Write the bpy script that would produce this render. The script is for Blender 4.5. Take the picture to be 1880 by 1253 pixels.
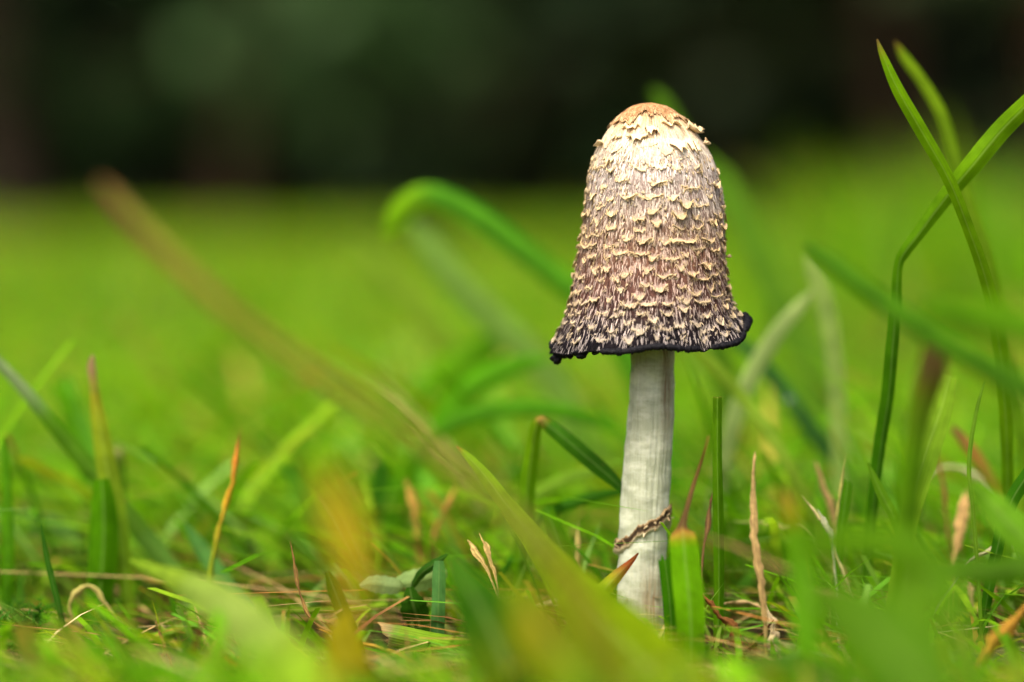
import bpy, math, random
import numpy as np
from mathutils import Vector

random.seed(7)
rng = np.random.default_rng(11)
scene = bpy.context.scene
for o in list(bpy.data.objects):
    bpy.data.objects.remove(o)
col = scene.collection

# ------------------------------------------------------------------ camera
W, H = 1880.0, 1253.0
MM = 0.00012                       # one photo pixel at the mushroom, in metres
DIST = W * MM / 0.36               # 100 mm lens on a 36 mm sensor
PITCH = math.atan((626.5 - 330) * MM / DIST)
FWD = np.array((0, math.cos(PITCH), -math.sin(PITCH)))
RGT = np.array((1.0, 0, 0))
UPV = np.array((0, math.sin(PITCH), math.cos(PITCH)))
def ray(x, y):
    return FWD + (x - W / 2) / W * .36 * RGT - (y - H / 2) / W * .36 * UPV
CAM = -DIST * ray(1178, 1200)      # mushroom foot = world origin
def at(x, y, Y=0.0):
    d = ray(x, y)
    return CAM + d * ((Y - CAM[1]) / d[1])
def project(P):
    P = np.asarray(P, float) - CAM
    t = P @ FWD
    return W / 2 + (P @ RGT) / t / .36 * W, H / 2 - (P @ UPV) / t / .36 * W, t

cam = bpy.data.cameras.new('camera')
cam.lens = 100; cam.sensor_width = 36
cam.clip_start = 0.01; cam.clip_end = 400
cam.dof.use_dof = True
cam.dof.focus_distance = 0.611
cam.dof.aperture_fstop = 4.2
cam_o = bpy.data.objects.new('camera', cam); col.objects.link(cam_o)
cam_o.location = CAM; cam_o.rotation_euler = (math.pi / 2 - PITCH, 0, 0)
scene.camera = cam_o

# ------------------------------------------------------------------ light
SUN_EL, SUN_AZ = math.radians(58), math.radians(205)   # azimuth clockwise from +Y: behind the camera, a little left
w = bpy.data.worlds.new('World'); scene.world = w; w.use_nodes = True
wn = w.node_tree
bg = wn.nodes['Background']
sky = wn.nodes.new('ShaderNodeTexSky'); sky.sky_type = 'NISHITA'; sky.sun_disc = False
sky.sun_elevation = SUN_EL; sky.sun_rotation = SUN_AZ
sky.air_density = 0.55; sky.dust_density = 8.0; sky.ozone_density = 0.3
wn.links.new(sky.outputs[0], bg.inputs[0]); bg.inputs[1].default_value = 0.13
sun = bpy.data.lights.new('sun', 'SUN'); sun.energy = 1.5; sun.angle = math.radians(35); sun.color = (1, .95, .86)
sun_o = bpy.data.objects.new('sun', sun); col.objects.link(sun_o)
sd = Vector((math.sin(SUN_AZ) * math.cos(SUN_EL), math.cos(SUN_AZ) * math.cos(SUN_EL), math.sin(SUN_EL)))
sun_o.rotation_euler = sd.to_track_quat('Z', 'Y').to_euler()
sun_o.location = (0, 0, 5)
vs = scene.view_settings
vs.view_transform = 'Standard'; vs.look = 'None'; vs.gamma = 1; vs.use_curve_mapping = False
vs.exposure = 1.22
scene.cycles.use_denoising = True
scene.cycles.denoiser = 'OPENIMAGEDENOISE'
scene.cycles.max_bounces = 8; scene.cycles.transparent_max_bounces = 8
scene.cycles.transmission_bounces = 6; scene.cycles.diffuse_bounces = 4

# ------------------------------------------------------------------ helpers
def lin(c, k=1.0):
    c = np.asarray(c, float) / 255.0
    return np.where(c <= .04045, c / 12.92, ((c + .055) / 1.055) ** 2.4) * k

def mesh_obj(name, verts, faces, mat, parent=None, cols=None, uvs=None, smooth=True):
    me = bpy.data.meshes.new(name)
    verts = np.asarray(verts, np.float32).reshape(-1, 3)
    if isinstance(faces, np.ndarray):
        k = faces.shape[1]; n = len(faces)
        me.vertices.add(len(verts)); me.vertices.foreach_set('co', verts.ravel())
        me.loops.add(n * k); me.loops.foreach_set('vertex_index', faces.astype(np.int32).ravel())
        me.polygons.add(n)
        me.polygons.foreach_set('loop_start', np.arange(0, n * k, k, dtype=np.int32))
        me.update(calc_edges=True)
    else:
        me.from_pydata(verts.tolist(), [], faces)
    me.validate()
    if smooth:
        me.polygons.foreach_set('use_smooth', np.ones(len(me.polygons), bool))
    if cols is not None:
        a = me.attributes.new('Col', 'FLOAT_COLOR', 'POINT')
        c = np.ones((len(verts), 4), np.float32); c[:, :3] = cols
        a.data.foreach_set('color', c.ravel())
    if uvs is not None:
        uvs = np.asarray(uvs, np.float32)
        l = me.uv_layers.new(name='UVMap')
        idx = np.empty(len(me.loops), np.int32); me.loops.foreach_get('vertex_index', idx)
        l.data.foreach_set('uv', uvs[idx].ravel())
    me.materials.append(mat)
    o = bpy.data.objects.new(name, me); col.objects.link(o)
    if parent is not None: o.parent = parent
    return o

def tag(o, label=None, cat=None, group=None, kind=None):
    if label: o['label'] = label
    if cat: o['category'] = cat
    if group: o['group'] = group
    if kind: o['kind'] = kind
    return o

def empty(name, loc=(0, 0, 0)):
    o = bpy.data.objects.new(name, None); col.objects.link(o); o.location = loc
    o.empty_display_size = .01
    return o

class NT:
    """small node-tree helper"""
    def __init__(s, name):
        s.m = bpy.data.materials.new(name); s.m.use_nodes = True
        s.t = s.m.node_tree; s.t.nodes.clear()
        s.out = s.n('ShaderNodeOutputMaterial')
    def n(s, kind, inputs=None, **kw):
        nd = s.t.nodes.new(kind)
        for k, v in kw.items(): setattr(nd, k, v)
        for k, v in (inputs or {}).items():
            if hasattr(v, 'is_output') or hasattr(v, 'links'): s.t.links.new(v, nd.inputs[k])
            else: nd.inputs[k].default_value = v
        return nd
    def math(s, op, a, b=None, clamp=False):
        nd = s.n('ShaderNodeMath', operation=op, use_clamp=clamp)
        for i, v in enumerate((a, b)):
            if v is None: continue
            if hasattr(v, 'links'): s.t.links.new(v, nd.inputs[i])
            else: nd.inputs[i].default_value = v
        return nd.outputs[0]
    def mix(s, fac, a, b, blend='MIX'):
        nd = s.n('ShaderNodeMix', data_type='RGBA', blend_type=blend)
        for i, v in ((0, fac), (6, a), (7, b)):
            if hasattr(v, 'links'): s.t.links.new(v, nd.inputs[i])
            else: nd.inputs[i].default_value = v if i == 0 else (*v[:3], 1)
        return nd.outputs[2]
    def ramp(s, fac, stops):
        nd = s.n('ShaderNodeValToRGB', {0: fac})
        e = nd.color_ramp.elements
        while len(e) < len(stops): e.new(.5)
        for i, (p, c) in enumerate(stops):
            e[i].position = p; e[i].color = (*c[:3], 1)
        return nd.outputs[0]
    def noise(s, vec, scale, detail=3, rough=.55):
        nd = s.n('ShaderNodeTexNoise', {'Scale': scale, 'Detail': detail, 'Roughness': rough})
        if vec is not None: s.t.links.new(vec, nd.inputs['Vector'])
        return nd.outputs['Fac']
    def mapping(s, vec, scale):
        nd = s.n('ShaderNodeMapping', {'Vector': vec}); nd.inputs['Scale'].default_value = scale
        return nd.outputs[0]
    def link(s, a, b): s.t.links.new(a, b)
    def finish(s, shader): s.link(shader, s.out.inputs['Surface']); return s.m

def leaf_material(name, veins=True, trans=.5, rough=.5, spec=.045):
    t = NT(name)
    att = t.n('ShaderNodeAttribute', attribute_name='Col').outputs['Color']
    geo = t.n('ShaderNodeNewGeometry').outputs['Position']
    nz = t.noise(geo, 170, 4)
    c = t.mix(1.0, att, t.ramp(nz, [(.3, (.72, .74, .7)), (.7, (1.18, 1.14, 1.1))]), 'MULTIPLY')
    nrm = None
    if veins:
        uv = t.n('ShaderNodeTexCoord').outputs['UV']
        sx = t.n('ShaderNodeSeparateXYZ', {0: uv})
        st = t.math('SINE', t.math('MULTIPLY', sx.outputs['X'], 2 * math.pi * 9))
        fine = t.noise(t.mapping(t.n('ShaderNodeVectorMath', {0: uv, 1: t.n('ShaderNodeObjectInfo').outputs['Location']}, operation='ADD').outputs[0], (26, 1.6, 1)), 1, 4, .65)
        c = t.mix(1.0, c, t.ramp(t.math('MULTIPLY_ADD', st, .5), [(0, (.93, .93, .93)), (1, (1.04, 1.04, 1.04))]), 'MULTIPLY')
        c = t.mix(1.0, c, t.ramp(fine, [(.3, (.82, .82, .8)), (.7, (1.14, 1.12, 1.1))]), 'MULTIPLY')
        mid = t.math('ABSOLUTE', t.math('SUBTRACT', sx.outputs['X'], .5))
        rib = t.ramp(mid, [(.0, (1, 1, 1)), (.07, (0, 0, 0))])
        c = t.mix(t.math('MULTIPLY', rib, .14), c, (.5, .62, .2))
        # little brown specks and worn spots
        sp = t.noise(geo, 900, 2)
        c = t.mix(t.ramp(sp, [(.70, (0, 0, 0)), (.76, (.55, .55, .55))]), c, (.16, .10, .03))
        nrm = t.n('ShaderNodeBump', {'Height': t.math('ADD', st, t.math('MULTIPLY', fine, 1.5)), 'Strength': .35, 'Distance': .0002}).outputs[0]
    p = t.n('ShaderNodeBsdfPrincipled', {'Base Color': c, 'Roughness': rough, 'Specular IOR Level': spec})
    tr = t.n('ShaderNodeBsdfTranslucent', {'Color': t.mix(1.0, c, (1.15, 1.12, .55), 'MULTIPLY')})
    if nrm is not None: t.link(nrm, p.inputs['Normal'])
    mx = t.n('ShaderNodeMixShader', {0: trans}); t.link(p.outputs[0], mx.inputs[1]); t.link(tr.outputs[0], mx.inputs[2])
    return t.finish(mx.outputs[0])

def attr_material(name, rough=.85, spec=.15, trans=0.0, nscale=1500, contrast=.25, sheen=0.0):
    t = NT(name)
    att = t.n('ShaderNodeAttribute', attribute_name='Col').outputs['Color']
    geo = t.n('ShaderNodeNewGeometry').outputs['Position']
    nz = t.noise(geo, nscale, 4, .65)
    a, b = 1 - contrast, 1 + contrast
    c = t.mix(1.0, att, t.ramp(nz, [(.3, (a, a, a)), (.7, (b, b, b))]), 'MULTIPLY')
    bp = t.n('ShaderNodeBump', {'Height': nz, 'Strength': .4, 'Distance': .0004}).outputs[0]
    p = t.n('ShaderNodeBsdfPrincipled', {'Base Color': c, 'Roughness': rough, 'Specular IOR Level': spec, 'Normal': bp, 'Sheen Weight': sheen})
    if trans <= 0: return t.finish(p.outputs[0])
    tr = t.n('ShaderNodeBsdfTranslucent', {'Color': c})
    mx = t.n('ShaderNodeMixShader', {0: trans}); t.link(p.outputs[0], mx.inputs[1]); t.link(tr.outputs[0], mx.inputs[2])
    return t.finish(mx.outputs[0])

M_BLADE = leaf_material('grass_blade', True)
M_LAWN = leaf_material('lawn', False)
M_STRAW = attr_material('straw', .8, .2, .15, 900, .3)
M_SCALE = attr_material('cap_scale', .9, .08, .12, 2600, .22, .0)
M_TREE = leaf_material('tree_leaf', False, .12, .7, .2)
M_BARK = attr_material('bark', .95, .1, 0, 30, .4)

# ------------------------------------------------------------------ ground
def build_ground():
    def nz(x, y):
        return (.0022 * np.sin(x * 41 + 1.3) * np.sin(y * 37) + .003 * np.sin(x * 13 + y * 9) + .0015 * np.sin(x * 97 - y * 71))
    xs = np.concatenate((-np.geomspace(180, .45, 26), np.linspace(-.43, .43, 70), np.geomspace(.45, 180, 26)))
    ys = np.concatenate((-np.geomspace(180, .8, 20), np.linspace(-.78, .9, 90), np.geomspace(.92, 180, 40)))
    X, Y = np.meshgrid(xs, ys)
    near = np.exp(-(X ** 2 + Y ** 2) / .5)
    Z = nz(X, Y) * near - .002
    n, m = X.shape
    i = np.arange(n * m).reshape(n, m)
    F = np.stack((i[:-1, :-1], i[:-1, 1:], i[1:, 1:], i[1:, :-1]), -1).reshape(-1, 4)
    t = NT('turf_soil')
    g = t.n('ShaderNodeNewGeometry').outputs['Position']
    a = t.noise(g, 60, 6, .7); b = t.noise(g, 3.0, 4)
    soil = t.ramp(a, [(.25, (.022, .016, .008)), (.5, (.07, .05, .022)), (.75, (.16, .12, .05))])
    turf = t.ramp(a, [(.3, (.035, .07, .008)), (.7, (.09, .17, .016))])
    y = t.n('ShaderNodeSeparateXYZ', {0: g}).outputs['Y']
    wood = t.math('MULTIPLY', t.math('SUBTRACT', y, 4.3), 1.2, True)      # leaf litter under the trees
    lawn = t.math('MULTIPLY', t.math('SUBTRACT', y, .5), .9, True)
    c = t.mix(lawn, soil, t.mix(t.ramp(b, [(.4, (0, 0, 0)), (.7, (.5, .5, .5))]), turf, soil))
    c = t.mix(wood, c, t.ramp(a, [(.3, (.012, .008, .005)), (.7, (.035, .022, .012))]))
    bp = t.n('ShaderNodeBump', {'Height': a, 'Strength': .6, 'Distance': .004}).outputs[0]
    p = t.n('ShaderNodeBsdfPrincipled', {'Base Color': c, 'Roughness': .95, 'Specular IOR Level': .1, 'Normal': bp})
    o = mesh_obj('ground', np.stack((X, Y, Z), -1), F, t.finish(p.outputs[0]))
    tag(o, 'brown soil and thatch of the lawn under the grass', 'ground', kind='structure')
build_ground()

# ------------------------------------------------------------------ woodland at the end of the lawn
def leaf_cloud(centers, radii, n, size, cols, squash=1.0):
    """n leaf quads spread through blobs; returns verts, faces, cols"""
    k = rng.integers(0, len(centers), n)
    d = rng.normal(size=(n, 3)); d /= np.linalg.norm(d, axis=1)[:, None]
    r = rng.random(n) ** .45
    P = centers[k] + d * (r * radii[k])[:, None] * np.array((1, 1, squash))
    a = rng.normal(size=(n, 3)); a /= np.linalg.norm(a, axis=1)[:, None]
    b = np.cross(a, rng.normal(size=(n, 3))); b /= np.linalg.norm(b, axis=1)[:, None]
    s = size * (.6 + .8 * rng.random(n))[:, None]
    V = np.stack((P - a * s, P + b * s * .45, P + a * s, P - b * s * .45), 1)
    F = np.arange(n * 4).reshape(n, 4)
    C = np.repeat(cols[k] * (.7 + .6 * rng.random((n, 1))), 4, 0)
    return V.reshape(-1, 3), F, C

def tube(pts, rad, seg=8):
    pts = np.asarray(pts, float); rad = np.asarray(rad, float)
    T = np.gradient(pts, axis=0); T /= np.linalg.norm(T, axis=1)[:, None]
    ref = np.where(np.abs(T[:, 2:3]) > .9, np.array([[1., 0, 0]]), np.array([[0, 0, 1.]]))
    A = np.cross(T, ref); A /= np.linalg.norm(A, axis=1)[:, None]
    B = np.cross(T, A)
    an = np.linspace(0, 2 * np.pi, seg, endpoint=False)
    V = pts[:, None] + rad[:, None, None] * (np.cos(an)[None, :, None] * A[:, None] + np.sin(an)[None, :, None] * B[:, None])
    n = len(pts); i = np.arange(n * seg).reshape(n, seg); j = np.roll(i, -1, 1)
    F = np.stack((i[:-1], j[:-1], j[1:], i[1:]), -1).reshape(-1, 4)
    return V.reshape(-1, 3), F

def tree(x, y, h, spread, low, green, name, label, leaves=2600, trunk_col=(58, 44, 32), r0=.13, size=.075):
    o = empty(name, (x, y, 0))
    tag(o, label, 'tree', 'trees at the edge of the lawn')
    n = 9
    zz = np.linspace(-.03, h * .92, n)
    wob = np.cumsum(rng.normal(size=(n, 2)) * .05, 0); wob[0] = 0
    P = np.c_[wob, zz]
    R = r0 * (1 - zz / h * .85)
    V, F = tube(P, np.maximum(R, .012), 10)
    allV, allF = [V], [F]; off = len(V)
    cen, rad = [], []
    nb = int(16 + h * 2)
    for i in range(nb):
        f = low + (1 - low) * (i + .5) / nb
        z = h * f * .9
        base = np.array([np.interp(z, zz, P[:, 0]), np.interp(z, zz, P[:, 1]), z])
        a = i * 2.4 + rng.random() * .8
        L = spread * (1.05 - f * .75) * (.75 + .5 * rng.random())
        tip = base + np.array((math.cos(a) * L, math.sin(a) * L, L * rng.uniform(-.28, .12)))
        mid = (base + tip) / 2 + np.array((0, 0, .08 * L))
        v, ff = tube([base, mid, tip], [max(r0 * .3 * (1 - f * .7), .012), .012, .004], 5)
        allV.append(v); allF.append(ff + off); off += len(v)
        for q in (.35, .6, .85, 1.0):
            c = base * (1 - q) + tip * q + rng.normal(size=3) * .08
            cen.append(c); rad.append(L * .26 + .1)
    V = np.concatenate(allV); F = np.concatenate(allF)
    tc = np.tile(lin(trunk_col), (len(V), 1))
    mesh_obj('trunk', V, F, M_BARK, o, tc)
    cen = np.array(cen); rad = np.array(rad)
    cen[:, 2] = np.maximum(cen[:, 2], rad * .35)
    cl = lin(green)[None] * (.7 + .6 * rng.random((len(cen), 1)))
    V, F, C = leaf_cloud(cen, rad, leaves, size, cl, .7)
    V[:, 2] = np.maximum(V[:, 2], .01 + .02 * rng.random(len(V)))
    mesh_obj('crown', V, F, M_TREE, o, C)
    return o

TREES = [
 # x, y, height, spread, lowest branch share, leaf colour, name, label
 (-1.75, 5.9, 5.5, .95, .02, (34, 50, 24), 'spruce_tree', 'dark spruce with branches to the ground beside the brown trunk', (58, 44, 32)),
 (-1.16, 5.9, 6.0, .8, .24, (30, 42, 22), 'pine_tree', 'brown bare-trunked pine in the dark wood behind the dry grass tip', (50, 41, 32)),
 (-.66, 5.8, 5.0, .85, .02, (38, 62, 24), 'spruce_tree', 'lighter green spruce filling the wood edge behind the open lawn', (58, 44, 32)),
 (-.12, 6.3, 6.5, .95, .03, (34, 52, 26), 'spruce_tree', 'blackish spruce in the wood edge behind the drooping grass blade', (50, 40, 30)),
 (.40, 6.2, 6.0, .8, .05, (24, 34, 18), 'spruce_tree', 'darkest spruce of the wood edge straight behind the mushroom cap', (50, 40, 30)),
 (.86, 5.9, 5.4, .85, .02, (42, 56, 26), 'spruce_tree', 'olive spruce of the wood edge behind the crossing grass blades', (58, 44, 32)),
 (1.26, 6.1, 6.0, .8, .22, (30, 40, 20), 'pine_tree', 'reddish-trunked pine at the end of the wood edge', (66, 44, 30)),
 (1.9, 6.0, 5.6, .95, .02, (34, 48, 24), 'spruce_tree', 'spruce standing beyond the reddish-trunked pine', (58, 44, 32)),
]
for (x, y, h, sp, lo, g, nm, lb, tc) in TREES:
    tree(x * .9, y - .75, h, sp * .92, lo, g, nm, lb, 4800, tc, .075 if nm == 'pine_tree' else .04, .05)
# deeper rows that close the wood
DEEP = [(-2.9, 7.9, 'outermost dim spruce in the back row, beyond the dark low-branched one'), (-1.9, 7.7, 'dim spruce in the back row behind the dark low-branched one'), (-.9, 8.1, 'dim spruce in the back row between the pine and the lighter spruce'),
        (.1, 7.6, 'dim spruce in the back row behind the blackish one'), (1.1, 8.0, 'dim spruce in the back row behind the olive one'), (2.0, 7.7, 'dim spruce in the back row beyond the reddish-trunked pine'), (3.0, 8.0, 'last dim spruce at the far end of the back row')]
for (x, y, lb) in DEEP:
    tree(x, y, 6.5, 1.2, .02, (28, 38, 20), 'spruce_tree', lb, 4200, (46, 36, 28), .12, .1)
def far_wood():
    cen = np.stack((rng.uniform(-9, 9, 260), rng.uniform(9.2, 11, 260), rng.uniform(.2, 6, 260)), -1)
    V, F, C = leaf_cloud(cen, np.full(260, 1.0), 26000, .22, np.tile(lin((28, 38, 20)), (260, 1)))
    V[:, 2] = np.maximum(V[:, 2], .02)
    tag(mesh_obj('woodland', V, F, M_TREE, None, C), 'dark mass of far woodland closing the background', 'woodland', kind='stuff')
far_wood()

# ------------------------------------------------------------------ mushroom
rng = np.random.default_rng(21)
def interp_tab(tab):
    t = np.array(tab, float)
    return lambda y: [np.interp(y, t[:, 0], t[:, k]) for k in range(1, t.shape[1])]

CAP_LR = np.array([  # photo y, left edge, right edge of the cap
 (189.0, 1189, 1191), (190.5, 1176, 1206), (194, 1162, 1222), (200, 1150, 1234), (208, 1140, 1244), (216, 1131, 1254), (237, 1116, 1274), (259, 1103, 1291), (282, 1093, 1304),
 (304, 1086, 1312), (326, 1079, 1317), (360, 1074, 1323), (393, 1071, 1326), (449, 1066, 1329), (498, 1059, 1332),
 (532, 1051, 1336), (554, 1046, 1341), (576, 1038, 1347), (599, 1027, 1355), (621, 1017, 1364), (640, 1008, 1370)])
def smooth_tab(t, n=400):
    y = np.linspace(t[0, 0], t[-1, 0], n)
    out = [y]
    k = np.exp(-np.linspace(-2, 2, 15) ** 2); k /= k.sum()
    for c in (1, 2):
        v = np.interp(y, t[:, 0], t[:, c]); vp = np.pad(v, 7, mode='reflect', reflect_type='odd')
        s = np.convolve(vp, k, 'valid'); wgt = np.clip((y - 200) / 25, 0, 1)
        out.append(v * (1 - wgt) + s * wgt)
    return np.stack(out, 1)
CAP_S = smooth_tab(CAP_LR)
AX = lambda y: 1190 + (y - 189) / 451 * 7
U0 = at(1190, 400)[0]
Z_OF = lambda y: np.interp(y, [0, 1300], [at(1190, 0)[2], at(1190, 1300)[2]])
X_OF = lambda x: np.interp(x, [0, 1880], [at(0, 600)[0], at(1880, 600)[0]])
PXM = (at(1300, 400)[0] - at(1200, 400)[0]) / 100       # metres per photo pixel in the mushroom's plane

def lump(th, y, seed=0):
    return (np.sin(3 * th + y * .021 + seed) * .9 + np.sin(7 * th - y * .035 + 2 + seed) * .6 + np.sin(13 * th + y * .06 + seed * 2) * .35)

def rim_drop(th):
    """how far the rim hangs below / is lifted above its mean height, in photo px, by direction (0 = right, -pi/2 = towards the camera)"""
    d = lambda a, wdt: np.exp(-((np.angle(np.exp(1j * (th - a)))) / wdt) ** 2)
    return 6 * d(math.pi, .5) - 15 * d(-math.pi / 2 + .15, .75) - 52 * d(-.02, .42) - 6 * d(math.pi / 2, .8) + 2.2 * np.sin(9 * th) * (1 - d(0, .6))

def cap_surf(th, y):
    """point on the cap in metres; th: direction, y: photo row from 189 (apex) to 640 (rim)"""
    th, y = np.broadcast_arrays(np.asarray(th, float), np.asarray(y, float))
    L = np.interp(y, CAP_S[:, 0], CAP_S[:, 1]); R = np.interp(y, CAP_S[:, 0], CAP_S[:, 2])
    ax = AX(y)
    c = np.cos(th)
    r = (ax - L) * (1 - c) / 2 + (R - ax) * (1 + c) / 2
    amp = np.clip((y - 200) / 60, 0, 1) * 1.6
    r = r + lump(th, y) * amp
    # towards and away from the camera the rim flares less
    fl = np.clip((y - 520) / 120, 0, 1) ** 1.5
    r = r - fl * 20 * np.sin(th) ** 2
    warp = np.clip((y - 500) / 140, 0, 1) ** 1.6
    # the split lobe to the right of the front
    lob = np.exp(-((th + .62) / .24) ** 2) - 1.1 * np.exp(-((th + .98) / .06) ** 2)
    yy = y + rim_drop(th) * warp - 7 * lob * warp
    r = r + 5 * lob * warp
    X = X_OF(ax) + r * np.cos(th) * PXM
    Y = r * np.sin(th) * PXM
    Z = Z_OF(yy) 
    # seen from slightly above: rows are measured on the axis
    return np.stack((X, Y, Z), -1)

def cap_normal(th, y):
    e = 1.0
    a = cap_surf(th + .01, y) - cap_surf(th - .01, y)
    yy = np.clip(np.asarray(y, float), 192, 638)
    b = cap_surf(th, yy + e) - cap_surf(th, yy - e)
    n = np.cross(b, a); n /= np.linalg.norm(n, axis=-1)[..., None] + 1e-12
    out = cap_surf(th, yy) - np.stack((np.broadcast_to(X_OF(AX(yy)), n[..., 0].shape), np.zeros_like(n[..., 0]), cap_surf(th, yy)[..., 2] - 0.001), -1)
    s = np.sign((n * out).sum(-1)); s[s == 0] = 1
    return n * s[..., None]

def cap_color(y, kind):
    """colour of base skin / fibres / scale tips by height"""
    ys = [189, 225, 262, 300, 360, 410, 470, 530, 575, 610, 640]
    if kind == 'skin':
        cs = [(178, 138, 100), (206, 180, 140), (206, 188, 160), (172, 156, 144), (146, 128, 118), (130, 104, 86), (116, 84, 68), (92, 64, 56), (54, 43, 42), (30, 25, 29), (16, 14, 17)]
    elif kind == 'fibre':
        cs = [(214, 184, 144), (230, 206, 168), (228, 212, 188), (206, 194, 182), (196, 182, 166), (190, 168, 148), (180, 154, 138), (168, 146, 134), (160, 146, 136), (150, 140, 134), (136, 128, 124)]
    else:
        cs = [(226, 190, 140), (236, 208, 160), (236, 212, 168), (232, 208, 160), (228, 204, 154), (226, 200, 152), (222, 196, 150), (218, 194, 152), (214, 194, 158), (208, 190, 160), (196, 182, 156)]
    cs = np.array([lin(c) for c in cs])
    y = np.asarray(y, float)
    return np.stack([np.interp(y, ys, cs[:, k]) for k in range(3)], -1)

foot = np.array((0, 0, 0.))
mush = tag(empty('mushroom', (0, 0, 0)), 'shaggy pale mushroom with bell cap, black inky rim and white stem', 'mushroom')

def grid_faces(n, m, wrap=False):
    i = np.arange(n * m).reshape(n, m)
    if wrap:
        j = np.roll(i, -1, 1)
        return np.stack((i[:-1], j[:-1], j[1:], i[1:]), -1).reshape(-1, 4)
    return np.stack((i[:-1, :-1], i[:-1, 1:], i[1:, 1:], i[1:, :-1]), -1).reshape(-1, 4)

def build_cap():
    nth = 420
    th = np.linspace(-math.pi, math.pi, nth, endpoint=False)
    ys = np.concatenate((np.linspace(189.02, 215, 30), np.linspace(217, 640, 240)))
    T, Y = np.meshgrid(th, ys)
    P = cap_surf(T, Y); N = cap_normal(T, Y)
    # fibrous relief
    q = rng.normal(size=(len(ys), nth))
    kx = np.ones(9) / 9
    for k in range(nth): q[:, k] = np.convolve(np.pad(q[:, k], 4, mode='edge'), kx, 'valid')
    P = P + N * (q * 1.1 * PXM * np.clip((Y - 205) / 40, 0, 1))[..., None]
    C = cap_color(Y + 10 * lump(T * 2, Y, 3), 'skin')
    C = C * (1 + .55 * q[..., None] * 1.6)
    C = np.clip(C, .004, 1)
    # inner face, a thin wall below the rim
    th2, y2 = np.meshgrid(th, np.linspace(640, 420, 24))
    P2 = cap_surf(th2, y2)
    axx = np.stack((X_OF(AX(y2)), 0 * y2, P2[..., 2]), -1)
    P2 = P2 + (axx - P2) * np.clip(.05 + (640 - y2) / 220 * .5, 0, .6)[..., None]
    C2 = np.tile(lin((22, 18, 18)), (P2.shape[0], P2.shape[1], 1))
    V = np.concatenate((P.reshape(-1, 3), P2.reshape(-1, 3)))
    C = np.concatenate((C.reshape(-1, 3), C2.reshape(-1, 3)))
    F = grid_faces(len(ys) + 24, nth, True)
    return mesh_obj('cap', V, F, M_SCALE, mush, C)
cap = build_cap()

def make_flap(th0, y0, Wp, Lp, lift, curl, nu, nv, skew, fr, tone, rag=.25, thick=1.3):
    """one scale: a flap growing out of the cap, its lower edge lifted, curled and frayed. sizes in photo px"""
    a = np.linspace(-1, 1, nu); v = np.linspace(0, 1, nv)
    A, Vv = np.meshgrid(a, v)
    wid = Wp / 2 * (.62 + .5 * Vv - .22 * Vv ** 3)
    edge = fr[None, :] * Lp * rag * Vv ** 2
    down = Lp * Vv * (1 - .42 * np.abs(A) ** 2.2 * Vv) + edge
    hook = np.clip((Vv - .62) / .38, 0, 1)
    down = down - curl * Lp * .22 * hook ** 2
    out = lift * (Vv ** 1.7) * (1 - .45 * A ** 2) + curl * lift * .5 * hook + .5 - 2.2 * (1 - Vv) ** 3 - .9 * np.abs(A) ** 3 * (1 - Vv)
    out = out + fr[None, ::-1] * lift * .22 * Vv
    yy = np.clip(y0 + down, 191, 652)
    rr = np.maximum(np.interp(np.clip(yy, 189, 640), CAP_S[:, 0], (CAP_S[:, 2] - CAP_S[:, 1]) / 2), 6)
    th = th0 + (A * wid + skew * down) / np.interp(np.clip(y0 + Lp * .5, 189, 640), CAP_S[:, 0], (CAP_S[:, 2] - CAP_S[:, 1]) / 2)
    yc = np.minimum(yy, 639)
    P = cap_surf(th, yc); N = cap_normal(th, yc)
    P[..., 2] -= (yy - yc) * PXM
    F1 = P + N * (out * PXM)[..., None]
    B1 = P + N * ((out - thick * (.5 + .5 * Vv)) * PXM)[..., None] + np.array((0, 0, 1.)) * (thick * .7 * Vv * PXM)[..., None]
    V = np.concatenate((F1.reshape(-1, 3), B1.reshape(-1, 3)))
    k = nu * nv
    g = grid_faces(nv, nu)
    idx = np.arange(k).reshape(nv, nu)
    per = np.concatenate((idx[0, :], idx[1:, -1], idx[-1, -2::-1], idx[-2:0:-1, 0]))
    nx = np.roll(per, -1)
    F = np.concatenate((g[:, ::-1], g + k, np.stack((per, nx, nx + k, per + k), -1)))
    s = np.clip(np.maximum(Vv ** 2.6 * 1.15, np.abs(A) ** 2.2 * Vv * .8), 0, 1)[..., None]
    stk = np.clip(.62 + .38 * np.sin(np.arange(nu) * 2.4 + th0 * 50)[None, :] + .2 * rng.normal(size=(1, nu)), 0, 1)[..., None]
    base = cap_color(yy, 'fibre') * (.45 + .55 * stk) * .95 + cap_color(yy, 'skin') * (1 - stk) * .4
    tip = cap_color(yy, 'tip')
    c = (base * (1 - s) + tip * s) * tone
    C = np.concatenate((c.reshape(-1, 3), c.reshape(-1, 3) * np.array((.86, .8, .7))))
    return V, F, np.clip(C, .005, .92)

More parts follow.
